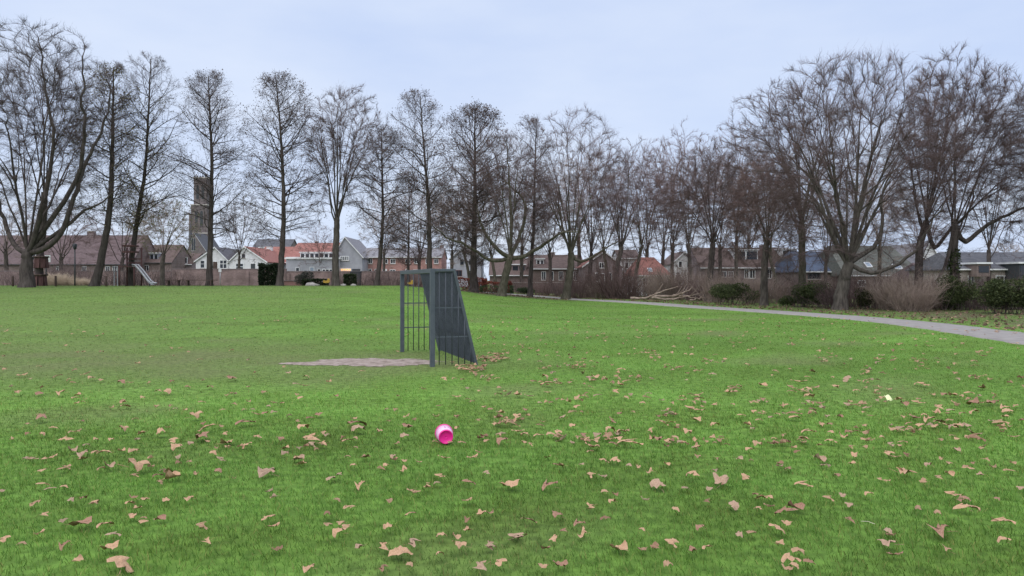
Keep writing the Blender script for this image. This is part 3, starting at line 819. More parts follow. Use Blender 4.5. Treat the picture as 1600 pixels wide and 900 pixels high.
tree('leaning_tree', 'slender leaning tree rising through the play tower by the slide', 'leader', 203, 57, (170, 290, 84, 395), [(205, 410), (214, 345), (226, 270), (231, 190), (236, 92)], 0.27, 104, n1=40, bark='bark_dark', twig='twig_dark', leaves=(1500, 0.10, *OLIVE, 0.0, 0.8), low=0.36)
tree('young_tree', 'small spreading tree with sparse green leaves behind the slide', 'vase', 253, 78, (196, 312, 300, 415), [(254, 412), (256, 398)], 0.26, 105, n1=8, dens=0.8, bark='bark_grey', twig='twig_tan', leaves=(2200, 0.13, (0.09, 0.12, 0.045), (0.17, 0.20, 0.085), 0.1, 1.0))
tree('alder_tree', 'straight slim bare tree in front of the church tower', 'leader', 327, 58, (264, 392, 112, 400), [(328, 400), (330, 330), (331, 250), (328, 180), (325, 118)], 0.27, 106, n1=44, bark='bark_dark', twig='twig_dark', leaves=(1500, 0.09, *RUST, 0.3, 1.0), low=0.28)
tree('young_tree', 'thin leafy tree behind the white gabled cottages', 'vase', 372, 100, (335, 425, 300, 420), [(373, 420), (374, 400)], 0.22, 107, n1=8, dens=0.6, bark='bark_grey', twig='twig_brown', leaves=(1200, 0.16, (0.09, 0.10, 0.05), (0.16, 0.15, 0.075), 0.0, 1.0))
tree('alder_tree', 'straight bare tree with ragged top, left of the orange roofed school', 'leader', 437, 58, (374, 506, 116, 402), [(440, 400), (443, 340), (442, 270), (438, 200), (431, 122)], 0.28, 108, n1=46, bark='bark_dark', twig='twig_dark', leaves=(2600, 0.10, *RUST, 0.35, 1.0), low=0.27,
     limbs=None)
tree('bare_tree', 'upswept bare tree with a pale trunk before the grey gable', 'vase', 525, 58, (466, 612, 122, 372), [(524, 400), (526, 365), (526, 340)], 0.29, 109, n1=10, dens=1.1, bark='bark_grey', twig='twig_brown', ang1=(5, 72), leaves=(700, 0.10, *RUST, 0.0, 0.7))
tree('alder_tree', 'slim tree leaning right before the pink brick terrace', 'leader', 588, 60, (540, 648, 196, 405), [(594, 400), (598, 340), (597, 270), (596, 205)], 0.22, 110, n1=34, bark='bark_dark', twig='twig_brown', leaves=(900, 0.09, *RUST, 0.2, 1.0), low=0.28)
tree('alder_tree', 'thin straight tree far behind the left goal post', 'leader', 638, 82, (596, 684, 268, 415), [(638, 410), (639, 350), (639, 275)], 0.20, 111, n1=30, bark='bark_dark', twig='twig_brown', leaves=(1300, 0.12, *RUST, 0.1, 1.0), low=0.25)
tree('alder_tree', 'tall open tree rising straight behind the goal', 'leader', 671, 60, (602, 706, 140, 412), [(671, 400), (670, 330), (664, 250), (656, 150)], 0.28, 112, n1=42, bark='bark_dark', twig='twig_dark', leaves=(2000, 0.10, *RUST, 0.3, 1.0), low=0.27)
tree('alder_tree', 'dense dark tree with a thick trunk just right of the goal', 'leader', 741, 66, (674, 806, 162, 415), [(740, 420), (741, 350), (742, 280), (742, 170)], 0.42, 113, n1=54, dens=1.3, bark='bark_dark', twig='twig_dark', leaves=(4200, 0.12, *RUST, 0.2, 1.0), low=0.25)
tree('gnarled_tree', 'low gnarled tree with wide crooked horizontal limbs', 'vase', 783, 60, (676, 882, 200, 440), [(788, 440), (795, 410), (797, 402)], 0.36, 114, n1=3, dens=0.9, bark='bark_moss', twig='twig_brown', ang1=(5, 35),
     limbs=[[(796, 406, 0, .55), (822, 400, 0), (848, 385, -.5), (862, 372, -.8), (884, 364, -1), (905, 362, -1)], [(792, 412, 0, .45), (760, 404, 0), (735, 385, -.6), (700, 372, -1), (670, 350, -1.5)],
            [(796, 403, 0, .5), (812, 370, .5), (820, 325, .8), (806, 300, 1), (780, 275, 1.2)], [(790, 404, 0, .5), (768, 380, -.4), (752, 350, -.6), (745, 315, -.6)], [(797, 400, 0, .45), (799, 350, 0), (796, 290, .3), (790, 220, .6)]])
tree('alder_tree', 'thin straight dark trunked tree between the gnarled tree and the domed tree', 'leader', 828, 68, (780, 872, 182, 415), [(830, 420), (834, 350), (836, 270), (838, 186)], 0.26, 115, n1=40, bark='bark_dark', twig='twig_brown', leaves=(800, 0.1, *RUST, 0.3, 1.0), low=0.3)
tree('bare_tree', 'domed bare tree with a crooked mossy trunk beside the footpath', 'vase', 884, 66, (812, 992, 156, 425), [(888, 440), (892, 415), (892, 395)], 0.38, 116, n1=11, dens=1.3, bark='bark_moss', twig='twig_brown', ang1=(5, 84),
     limbs=[[(893, 425, 0, .4), (910, 408, 0), (930, 400, -.5), (948, 385, -.8), (975, 378, -1)]])
BG = 'bare trees behind the footpath'
# ---- middle belt
PROTO = []
for q, (px, d, cr, tk, rb, n1, bk, tw, lab) in enumerate([
    (922, 76, (868, 1000, 205, 430), [(922, 430), (924, 395)], .26, 9, 'bark_dark', 'twig_brown', 'bare tree right of the domed tree with a dark straight trunk'),
    (962, 72, (925, 1056, 208, 430), [(964, 420), (972, 385)], .30, 10, 'bark_grey', 'twig_brown', 'forked bare tree with twiggy base left of the red hipped roof'),
    (990, 80, (935, 1075, 212, 430), [(994, 425), (1003, 385)], .22, 8, 'bark_moss', 'twig_red', 'slim bare tree in front of the red hipped roof'),
    (1050, 84, (995, 1125, 198, 420), [(1050, 420), (1052, 380)], .24, 9, 'bark_dark', 'twig_red', 'reddish twigged tree right of the red hipped roof'),
    (1078, 74, (1020, 1150, 216, 425), [(1078, 425), (1076, 380)], .24, 9, 'bark_grey', 'twig_red', 'grey stemmed tree behind the pile of fallen branches'),
    (1105, 61, (1038, 1188, 210, 440), [(1108, 440), (1112, 405), (1114, 380)], .30, 11, 'bark_dark', 'twig_brown', 'dark bare tree at the right end of the fallen branches'),
    (1150, 84, (1090, 1212, 176, 420), [(1150, 415), (1151, 370)], .24, 9, 'bark_grey', 'twig_red', 'tall hazy bare tree behind the brown brick terrace'),
    (1194, 50, (1130, 1262, 236, 452), [(1194, 440), (1196, 400), (1199, 372)], .27, 9, 'bark_grey', 'twig_red', 'pale multi stemmed tree between the two dark bushes'),
    (1253, 54, (1120, 1345, 120, 420), [(1253, 430), (1253, 380), (1252, 345)], .30, 12, 'bark_moss', 'twig_brown', 'tall pale trunked bare tree left of the biggest tree'),
    (1374, 80, (1310, 1440, 238, 430), [(1374, 420), (1375, 380)], .24, 9, 'bark_grey', 'twig_tan', 'pale distant bare tree seen through the biggest tree'),
    (1545, 70, (1478, 1625, 180, 440), [(1545, 425), (1545, 390)], .24, 9, 'bark_dark', 'twig_brown', 'bare tree before the long dark roofed house'),
    (706, 92, (655, 765, 290, 425), [(706, 425), (706, 395)], .24, 9, 'bark_dark', 'twig_brown', 'distant bare tree in front of the grey gabled house'),
    (775, 92, (725, 850, 255, 425), [(776, 425), (777, 390)], .24, 9, 'bark_dark', 'twig_brown', 'distant bare tree filling the gap behind the gnarled tree'),
    (860, 96, (800, 930, 262, 440), [(860, 430), (860, 405)], .24, 9, 'bark_dark', 'twig_brown', 'distant bare tree behind the domed tree'),
    (1010, 102, (940, 1075, 240, 440), [(1010, 430), (1010, 405)], .24, 9, 'bark_dark', 'twig_brown', 'distant bare tree behind the red hipped roof'),
    (1125, 98, (1060, 1190, 238, 440), [(1125, 430), (1125, 405)], .24, 9, 'bark_grey', 'twig_brown', 'distant bare tree behind the broad white dormer'),
    (1215, 92, (1150, 1290, 232, 440), [(1215, 425), (1215, 400)], .24, 9, 'bark_grey', 'twig_brown', 'distant bare tree behind the tall white framed dormer'),
    (1290, 84, (1230, 1360, 262, 440), [(1290, 425), (1290, 400)], .22, 9, 'bark_grey', 'twig_tan', 'distant pale bare tree behind the blue tiled roof'),
    (1440, 88, (1390, 1510, 270, 440), [(1440, 425), (1440, 400)], .22, 9, 'bark_grey', 'twig_tan', 'distant pale bare tree behind the white gable'),
    (600, 100, (560, 650, 300, 430), [(600, 425), (600, 400)], .22, 9, 'bark_dark', 'twig_brown', 'distant bare tree behind the slim leaning tree'),
    (735, 100, (680, 800, 262, 440), [(735, 430), (735, 405)], .24, 9, 'bark_dark', 'twig_brown', 'distant bare tree behind the thick trunked tree'),
    (655, 108, (600, 720, 285, 440), [(655, 430), (655, 405)], .24, 9, 'bark_dark', 'twig_brown', 'distant bare tree above the pink terrace'),
    (815, 104, (755, 880, 245, 440), [(815, 430), (815, 405)], .24, 9, 'bark_dark', 'twig_brown', 'distant bare tree behind the thin dark trunked tree'),
    (905, 108, (835, 975, 232, 440), [(905, 430), (905, 405)], .24, 9, 'bark_dark', 'twig_brown', 'distant bare tree above the red gabled house'),
    (950, 90, (880, 1020, 222, 440), [(950, 430), (950, 405)], .24, 9, 'bark_dark', 'twig_brown', 'bare tree before the pink brick house'),
    (1035, 95, (970, 1105, 214, 440), [(1035, 430), (1035, 405)], .24, 9, 'bark_dark', 'twig_brown', 'bare tree just right of the red hipped roof'),
    (1170, 110, (1100, 1250, 215, 440), [(1170, 430), (1170, 405)], .24, 9, 'bark_dark', 'twig_brown', 'hazy far tree above the brown terrace'),
    (1255, 105, (1190, 1330, 225, 440), [(1255, 430), (1255, 405)], .24, 9, 'bark_dark', 'twig_brown', 'hazy far tree above the blue tiled roof'),
    (1335, 100, (1270, 1410, 235, 440), [(1335, 430), (1335, 405)], .24, 9, 'bark_dark', 'twig_brown', 'hazy far tree behind the biggest tree'),
    (190, 110, (120, 260, 300, 430), [(190, 425), (190, 405)], .24, 9, 'bark_dark', 'twig_brown', 'distant bare tree behind the play tower'),
    (95, 112, (20, 165, 305, 430), [(95, 425), (95, 405)], .24, 9, 'bark_dark', 'twig_brown', 'distant bare tree before the purple brown roof'),
    (10, 108, (-60, 75, 300, 430), [(10, 425), (10, 405)], .24, 9, 'bark_dark', 'twig_brown', 'distant bare tree behind the massive left tree'),
    (500, 125, (462, 545, 345, 428), [(500, 425), (501, 405)], .22, 8, 'bark_grey', 'twig_tan', 'small distant tree behind the orange roofed school'),
    ]):
    far = d >= 80
    if far and len(PROTO) >= 4:
        # a far tree: copy one already grown, turned and scaled to its own size
        src, sh, sw = PROTO[q % len(PROTO)]
        h_ = (cr[3] - cr[2]) / F * d; w_ = (cr[1] - cr[0]) / F * d; base = G(px, d)
        fz = (float(P(px, cr[2], d).z) - base.z) / sh
        o = src.copy(); col.objects.link(o); o.location = base; tag(o, lab, 'tree', BG)
        o.scale = (w_ / sw, w_ / sw, fz); o.rotation_euler = (0, 0, 0.9 + q * 1.7)
        for ch in list(src.children):
            c_ = ch.copy(); col.objects.link(c_); c_.parent = o
        continue
    t_ = tree('bare_tree', lab, 'vase', px, d, cr, tk, rb, 200 + q, n1=n1, dens=1.0 if d < 62 else 0.75, bark=bk, twig=tw, ang1=(5, 82), group=BG, lowfill=.5, att=1100 if d < 62 else None)
    if far: PROTO.append((t_, float(P(px, cr[2], d).z) - G(px, d).z, (cr[1] - cr[0]) / F * d))
# ---- the big right-hand group
tree('great_bare_tree', 'biggest tree, bare and domed, many stems fanning from a broad base', 'vase', 1312, 43, (1172, 1492, 62, 470), [(1316, 452), (1322, 428), (1326, 412)], 0.40, 301, n1=14, dens=1.25, att=2300, lowfill=.55, lrad=(.18, .30), bark='bark_grey', twig='twig_brown', ang1=(4, 86),
     limbs=[[(1334, 425, 0, .30), (1366, 430, -.8), (1405, 408, -1.2), (1432, 388, -1.5), (1455, 345, -1.5), (1490, 300, -1.5)], [(1320, 405, 0, .34), (1298, 350, .5), (1278, 320, .6), (1262, 270, 1)], [(1332, 408, 0, .36), (1372, 375, .5), (1378, 300, .8), (1402, 250, 1)]])
tree('bare_tree', 'dark bare tree with an upright forked trunk before the white gable', 'vase', 1434, 47, (1375, 1600, 74, 420), [(1436, 420), (1438, 380), (1448, 345)], 0.27, 302, n1=12, dens=1.4, bark='bark_dark', twig='twig_brown', ang1=(4, 80),
     limbs=[[(1450, 410, 0, .5), (1462, 388, 0), (1485, 360, .5), (1510, 330, .8), (1530, 270, 1)]])
ivy_tree = tree('ivy_tree', 'ivy wrapped forked tree before the purple roof', 'vase', 1490, 45, (1418, 1640, 90, 425), [(1491, 440), (1491, 400), (1492, 352)], 0.28, 303, n1=9, dens=1.1, bark='bark_dark', twig='twig_brown', ang1=(8, 84),
     limbs=[[(1496, 398, 0, .55), (1524, 365, 0), (1552, 345, -.3), (1600, 322, -.6), (1640, 300, -1)], [(1488, 405, 0, .4), (1462, 440, -.3), (1455, 446, -.4)]])
r_ = np.random.default_rng(5)
ih = r_.uniform(0.0, 1, 1500) ** 1.3; ia = r_.uniform(0, 6.28, 1500); bz = G(1490, 45)
ip = np.stack([bz.x + np.cos(ia) * 0.36 * (1.1 - .3*ih), 45 + np.sin(ia) * 0.36 * (1.1 - .3*ih), bz.z + ih * 3.6], 1)
leaf_part('ivy', ivy_tree, *foliage(r_, ip, 2600, 0.11, (0.03, 0.045, 0.015), (0.075, 0.095, 0.035), 0.05))
tree('bare_tree', 'bare tree cut off by the right edge of the photo', 'vase', 1712, 42, (1562, 1870, 42, 400), [(1710, 420), (1708, 360)], 0.38, 304, n1=13, dens=1.2, bark='bark_dark', twig='twig_brown', ang1=(5, 95))
# ---- bushes and undergrowth
EV = 'dark evergreen bushes along the footpath'
evergreen('evergreen_bush', 'wide dark green bush left of the pale multi stemmed tree', 1148, 52, 3.6, 1.75, 7000, 1, group=EV)
evergreen('evergreen_bush', 'rounded dark green bush at the foot of the biggest tree', 1268, 47, 3.5, 1.75, 7500, 2, group=EV)
evergreen('evergreen_bush', 'small low green bush between two tree trunks', 1232, 49, 1.5, 0.75, 2400, 3, group=EV, c1=(0.03, .05, .016), c2=(.10, .12, .045))
evergreen('evergreen_bush', 'upright dark bush under the ivy wrapped tree', 1488, 42, 2.6, 2.0, 6500, 4, group=EV)
evergreen('evergreen_bush', 'tall loose dark bush near the right edge beneath the beige house', 1562, 38, 2.7, 2.45, 7500, 5, group=EV)
evergreen('evergreen_bush', 'dark bush cut off by the right edge of the photo', 1612, 37, 2.4, 2.1, 5500, 6, group=EV)
evergreen('evergreen_bush', 'small dark bush right of the base of the biggest tree', 1352, 44, 1.6, 1.5, 2600, 7, group=EV, c1=(.03, .04, .016), c2=(.085, .085, .035))
SH = 'leafless twiggy shrubs along the footpath'
for q, (px, d, w, h, n, tw, lab) in enumerate([
    (1402, 43, 3.2, 2.1, 110, 'twig_tan', 'pale tan leafless shrub right of the biggest tree'),
    (1448, 44, 2.2, 1.9, 70, 'twig_tan', 'tan twiggy shrub left of the upright dark bush'),
    (1375, 46, 2.6, 2.3, 70, 'twig_red', 'taller reddish shrub behind the tan shrub'),
    (1528, 46, 2.6, 1.9, 70, 'twig_brown', 'thin brown shrub before the beige house wall'),
    (962, 69, 3.0, 4.3, 90, 'twig_red', 'tall reddish thicket round the forked tree'),
    (918, 74, 2.4, 3.2, 60, 'twig_red', 'reddish twiggy shrub right of the domed tree'),
    (1012, 70, 3.2, 2.6, 80, 'twig_tan', 'brown shrub before the white wall of the red roofed house'),
    (1062, 66, 3.4, 3.0, 100, 'twig_tan', 'dense tan thicket behind the fallen branches'),
    (1090, 63, 2.4, 2.7, 70, 'twig_red', 'reddish thicket at the right of the fallen branches'),
    (1180, 56, 2.6, 2.0, 60, 'twig_tan', 'brown shrub behind the wide dark bush'),
    (1225, 62, 2.4, 1.8, 50, 'twig_red', 'low reddish shrub before the brown brick terrace'),
    (1305, 45, 2.0, 1.7, 60, 'twig_brown', 'brown suckers round the base of the biggest tree'),
    (840, 84, 4.0, 1.8, 70, 'twig_red', 'brown shrub before the long brick house'),
    (880, 78, 2.8, 1.6, 50, 'twig_brown', 'brown undergrowth behind the domed tree'),
    (610, 86, 5.0, 2.2, 70, 'twig_brown', 'bare shrub against the old brick wall behind the goal'),
    (645, 86, 3.0, 2.6, 50, 'twig_red', 'thin reddish shrub at the wall behind the goal'),
    (540, 84, 2.4, 2.0, 50, 'twig_brown', 'bare bush right of the pale trunked tree'),
    (130, 82, 5.0, 2.6, 70, 'twig_brown', 'twiggy bare shrub beside the leaning dark tree'),
    (30, 84, 6.0, 2.4, 60, 'twig_brown', 'bare shrub behind the massive tree at the far left'),
    (185, 84, 6.0, 2.6, 70, 'twig_dark', 'dark bare shrub behind the play tower'),
    ]):
    stem_shrub('bare_shrub', lab, px, d, w, h, n, 400 + q, tw, SH, fine=5 if d < 60 else 4)
# more of the same undergrowth, copied and turned
SRC = [o for o in col.objects if o.get('group') == SH]
for q, (px, d, src, sc, lab) in enumerate([
    (900, 70, 5, .9, 'low reddish shrub at the foot of the domed tree'), (938, 71, 6, .9, 'brown shrub left of the reddish thicket'), (985, 68, 4, .72, 'reddish shrub right of the forked tree'),
    (1030, 66, 7, .85, 'tan shrub behind the left end of the fallen branches'), (1045, 72, 8, 1.1, 'reddish shrub before the pale gabled house'), (1118, 58, 7, .75, 'tan shrub left of the wide dark bush'),
    (1130, 66, 8, .95, 'reddish thicket behind the wide dark bush'), (1165, 64, 9, 1.3, 'brown shrub before the broad white dormer house'), (1205, 56, 9, 1.1, 'brown shrub round the pale multi stemmed tree'),
    (1245, 58, 10, 1.3, 'reddish shrub behind the small low bush'), (1290, 52, 0, .8, 'tan shrub behind the rounded dark bush'), (1330, 48, 2, .9, 'reddish shrub just right of the biggest trunk'),
    (1425, 41, 0, .8, 'low tan shrub beside the footpath'), (1462, 45, 2, .85, 'reddish shrub under the forked tree'), (1515, 43, 3, 1.0, 'brown shrub right of the ivy wrapped trunk'),
    (1590, 43, 3, 1.15, 'brown shrub between the bushes at the right edge'), (860, 82, 12, 1.2, 'brown undergrowth before the brick terrace'), (815, 90, 13, 1.2, 'brown shrub below the white gutter lines'),
    (60, 78, 18, 1.2, 'bare shrub right of the massive tree'), (100, 86, 17, 1.3, 'bare shrub behind the straw coloured grass'), (225, 84, 19, 1.1, 'dark bare shrub behind the slide'),
    (285, 86, 17, 1.0, 'bare shrub behind the long bench'), (570, 88, 14, 1.0, 'bare shrub at the wall below the pink terrace'), (690, 88, 15, 1.1, 'thin shrub right of the tall open tree')]):
    a_ = SRC[src]; o = a_.copy(); col.objects.link(o); o.location = G(px, d); o.scale = (sc, sc, sc * (0.9 + 0.03 * (q % 7))); o.rotation_euler = (0, 0, 1 + q * 2.1); tag(o, lab)
    for ch in list(a_.children):
        c_ = ch.copy(); col.objects.link(c_); c_.parent = o
# left side, along the old wall
evergreen('conifer_hedge', 'tall dark clipped hedge beside the ragged tree', 420, 72, 1.6, 2.3, 9000, 11, (0.014, 0.024, 0.013), (0.038, 0.055, 0.026), 0.17, dw=1.2, boxy=True, cat='hedge')
evergreen('round_bush', 'grey green rounded bush in front of the brick wall', 475, 72, 1.9, 2.0, 4200, 12, (0.045, 0.05, 0.04), (0.10, 0.105, 0.085), 0.08, cat='bush')
evergreen('low_hedge', 'low dark hedge left of the yellow play animal', 493, 70, 2.3, 0.75, 4500, 13, (0.012, 0.022, 0.01), (0.04, 0.055, 0.022), 0.14, dw=.8, boxy=True, cat='hedge')
evergreen('green_hedge', 'small square green hedge below the dark container', 547, 74, 1.1, 1.4, 4500, 14, (0.025, 0.04, 0.018), (0.06, 0.075, 0.035), 0.14, dw=.8, boxy=True, cat='hedge')
evergreen('copper_hedge', 'copper brown clipped hedge right of the goal', 722, 84, 5.6, 1.5, 5200, 15, (0.13, 0.035, 0.028), (0.26, 0.085, 0.06), 0.16, dw=1.0, boxy=True, cat='hedge')
evergreen('copper_hedge', 'copper brown hedge between two trunks behind the gnarled tree', 772, 88, 4.2, 1.25, 3600, 16, (0.13, 0.035, 0.028), (0.26, 0.085, 0.06), 0.16, dw=1.0, boxy=True, cat='hedge')
evergreen('green_hedge', 'low green hedge behind the gnarled tree', 776, 80, 3.6, 0.85, 3600, 17, (0.02, 0.045, 0.02), (0.05, 0.09, 0.035), 0.08, dw=.9, boxy=True, cat='hedge')
evergreen('green_hedge', 'rounded low green hedge right of the gnarled tree', 818, 78, 2.6, 0.9, 2600, 18, (0.025, 0.045, 0.02), (0.06, 0.085, 0.035), 0.08, dw=.9, cat='hedge')
for q, (px, w, h) in enumerate([(80, 2.2, 1.0), (97, 1.6, 0.95), (128, 1.6, 0.6)]):
    stem_shrub('ornamental_grass', ['pale straw coloured grass clump beside the collared trunk', 'pale straw coloured grass clump next to the signpost', 'low straw coloured grass clump near the leaning tree'][q], px, 66, w, h, 240, 450 + q, 'twig_straw' if 'twig_straw' in M else 'log_pale', 'straw coloured grass clumps', fine=2, spread=.8)
print('tree tris', TRI[0])

# ------------------------------------------------------------------ the goal
GN = np.array([(675.5 - 800) / F * 14.66, 14.66]); GF = np.array([(628.5 - 800) / F * 17.67, 17.67])
gw = float(np.linalg.norm(GF - GN)); gd = (GF - GN) / gw; gk = np.array([gd[1], -gd[0]])      # gk points to the back of the goal
GH = 1.93; DT, DB = 0.43, 0.92
goal = empty('steel_goal', (GN[0], GN[1], 0.0)); tag(goal, 'blue grey steel bar goal with a sloping back on the lawn', 'goal')
def gp(u, k, z):        # u along the mouth, k to the back, z up -> local
    q = gd * u + gk * k
    return Vector((q[0], q[1], z))
def gbar(name, a, b, w, m='steel', h=None, bevel=0.006, up=(0, 0, 1)):
    return MB().bar(a, b, w, h, up).build(name, M[m], goal, bevel=bevel)
gdir = Vector((gd[0], gd[1], 0)); PW = 0.09
for u in (0, gw):
    gbar('post', gp(u, 0, -0.1), gp(u, 0, GH), PW, up=gdir)
def post_fix(): pass
gbar('crossbar', gp(PW/2 + 0.002, 0, GH - PW/2), gp(gw - PW/2 - 0.002, 0, GH - PW/2), PW - 0.004)
for u in (0, gw):
    gbar('top_side_rail', gp(u, PW/2 + 0.002, GH - 0.03), gp(u, DT, GH - 0.03), 0.05, h=0.055)
    gbar('back_upright', gp(u, DT + 0.01, GH - 0.005), gp(u, DB, -0.05), 0.055)
    # bars of the side panel: vertical rods that end on the sloping upright
    n = 6
    for i in range(n):
        k = PW/2 + 0.13 * (i + 0.72)
        if k > DB - 0.05: break
        ztop = GH - 0.06 if k <= DT else GH * (1 - (k - DT) / (DB - DT)) - 0.02
        MB().tube([gp(u, k, 0.03), gp(u, k, ztop)], 0.0115, 6).build('side_bar', M['steel_dark'], goal, True)
    for hz in (0.30, 0.60):
        kk = DT + (DB - DT) * (1 - hz)
        gbar('side_rail', gp(u, PW/2 + 0.002, GH * hz), gp(u, kk - 0.02, GH * hz), 0.012, h=0.022, bevel=0)
gbar('back_top_rail', gp(0.03, DT, GH - 0.03), gp(gw - 0.03, DT, GH - 0.03), 0.05)
nb = int(gw / 0.118)
for i in range(1, nb):
    u = gw * i / nb
    MB().bar(gp(u, DT + 0.003, GH - 0.05), gp(u, DB, 0.02), 0.012, 0.031, up=gdir.cross(Vector((0, 0, 1)))).build('back_bar', M['steel_dark'], goal)
for hz in (0.30, 0.60):
    kk = DT + (DB - DT) * (1 - hz)
    gbar('back_rail', gp(0.03, kk + 0.03, GH * hz), gp(gw - 0.03, kk + 0.03, GH * hz), 0.012, h=0.03, bevel=0)
# ------------------------------------------------------------------ pink bucket on its side
bx_, by_ = (695 - 800) / F * 7.72, 7.74
bucket = empty('toy_bucket', (bx_, by_, 0.0)); bucket.scale = (0.88, 0.88, 0.88); tag(bucket, 'pink plastic toy bucket lying on its side on the grass', 'bucket')
ax = Vector((0.22, -0.97, -0.06)).normalized()            # from rim towards base
def lathe(name, prof, m, smooth=True, k=40, parent=bucket, a0=0.0, a1=2*math.pi):
    s = ax.cross(Vector((0, 0, 1))).normalized(); u = s.cross(ax).normalized()
    full = abs(a1 - a0 - 2*math.pi) < 1e-6; kk = k if full else k + 1
    mb = MB(); c0 = Vector((0, 0, 0.105))
    for t, rad in prof:
        for j in range(kk):
            a = a0 + (a1 - a0) * j / k
            mb.v.append(tuple(c0 + ax * t + (s * math.cos(a) + u * math.sin(a)) * rad))
    for i in range(len(prof) - 1):
        for j in range(kk if full else k):
            j2 = (j + 1) % kk
            mb.f.append((i*kk + j, i*kk + j2, (i+1)*kk + j2, (i+1)*kk + j))
    o = mb.build(name, m, parent)
    o.data.polygons.foreach_set('use_smooth', np.ones(len(o.data.polygons), dtype=bool)); return o
# outer wall, base and inner wall in one shell
shell = lathe('shell', [(-0.095, 0.098), (-0.095, 0.1015), (0.092, 0.0835), (0.096, 0.080), (0.096, 0.074), (0.090, 0.072), (0.090, 0.02), (0.090, 0.0005), (0.0865, 0.0005), (0.0865, 0.078), (-0.095, 0.098)], M['pink_hot'])
lathe('rim', [(-0.098, 0.0985), (-0.098, 0.108), (-0.084, 0.109), (-0.080, 0.1008), (-0.084, 0.0995)], M['pink_hot'])
lathe('printed_sleeve', [(-0.078, 0.1012), (-0.078, 0.1022), (0.078, 0.0870), (0.078, 0.0858)], M['pink_pale'])
for t, a in ((0.0, 1.50), (0.0, 1.62), (0.012, 1.56), (-0.012, 1.54), (0.0, 1.95)):
    rr_ = 0.1022 - (t + 0.078) * 0.0974
    lathe('printed_mark', [(t - 0.004, rr_ + 0.0011), (t + 0.004, rr_ + 0.0003)], M['ink'], k=3, a0=a - 0.05, a1=a + 0.05)
# wire handle hanging from the rim, resting on the grass behind
hs = ax.cross(Vector((0, 0, 1))).normalized(); hb = Vector((0, 0, 0.105)) + ax * -0.088
MB().tube([hb + hs * 0.108 * math.cos(a) + (-ax) * 0.105 * math.sin(a) + Vector((0, 0, -0.075 * math.sin(a))) for a in np.linspace(0, math.pi, 17)], 0.004, 6).build('handle', M['pink_hot'], bucket, True)

# ------------------------------------------------------------------ fallen leaves
def leaf_mesh(seed, style):
    r = np.random.default_rng(seed); n = 20
    th = np.linspace(-math.pi, math.pi, n, endpoint=False)
    lob = 0.74 + 0.22 * np.abs(np.cos(2.5 * th)) ** 1.2 + 0.08 * np.cos(th)
    lob *= 1 + r.normal(0, 0.07, n)
    lob[np.abs(np.abs(th) - math.pi) < 0.25] *= 0.55
    rings = [0.0, 0.5, 1.0]; V = [(0, 0, 0)]
    for q in rings[1:]:
        for i in range(n):
            V.append((q * lob[i] * math.cos(th[i]) * 0.58, q * lob[i] * math.sin(th[i]) * 0.58, 0))
    V = np.array(V)
    x, y = V[:, 0].copy(), V[:, 1].copy()
    # curl: roll the blade about a slanted axis, lift tips, wrinkle
    roll = {'flat': r.uniform(0.2, 0.6), 'curled': r.uniform(1.0, 1.9), 'rolled': r.uniform(2.4, 3.4)}[style]
    ang = r.uniform(-0.5, 0.5); c, s = math.cos(ang), math.sin(ang)
    u, v = x * c + y * s, -x * s + y * c
    th2 = v * roll + 0.25 * np.sin(u * 6)
    vv = np.sin(th2) / roll; zz = (1 - np.cos(th2)) / roll
    lx = u * r.uniform(0.6, 1.3)
    uu = np.sin(lx) / (lx / np.where(np.abs(u) < 1e-5, 1e-5, u) + 1e-9); uu = np.where(np.abs(lx) < 1e-4, u, uu); z2 = (1 - np.cos(lx)) * 0.3 * r.choice([1, 0.6, -0.8])
    zz = zz + z2 + r.normal(0, 0.05, len(V)) + 0.10 * np.sin(9 * np.arctan2(y, x)) * np.hypot(x, y)
    if seed % 5 in (0, 2, 3): zz = -zz
    V = np.stack([uu, vv, zz], 1); V[:, 2] -= V[:, 2].min()
    i = np.arange(n); j = (i + 1) % n
    f1 = np.stack([np.zeros(n, int), 1 + i, 1 + j], 1)
    f2 = np.concatenate([np.stack([1 + i, 1 + n + i, 1 + n + j], 1), np.stack([1 + i, 1 + n + j, 1 + j], 1)])
    # stalk: a thin strip of real thickness
    b = len(V); st = np.array([(-0.30, 0, .02), (-0.55, 0.03, .05), (-0.80, 0.10, .07)]); st[:, 2] += V[1 + n // 1 - 1, 2] * 0.2
    sv = []
    for p in st:
        for a in range(3): sv.append(p + 0.012 * np.array([0, math.cos(a * 2.094), math.sin(a * 2.094)]))
    V = np.concatenate([V, np.array(sv)])
    sf = [(b + s_*3 + a, b + s_*3 + (a+1) % 3, b + (s_+1)*3 + (a+1) % 3, b + (s_+1)*3 + a) for s_ in range(2) for a in range(3)]
    return mesh_np('fallen_leaf', V, [f1, f2, np.array(sf)], True)

STY = ['flat', 'curled', 'curled', 'rolled', 'flat', 'curled', 'rolled', 'curled', 'flat']
LM = []
for i, s in enumerate(STY):
    for mn, word in (('leaf_tan', 'tan'), ('leaf_brown', 'dark brown'), ('leaf_grey', 'greyish')):
        me = leaf_mesh(900 + i, s) if mn == 'leaf_tan' else LM[-1][0].copy()
        me.materials.clear(); me.materials.append(M[mn]); LM.append((me, s, word))

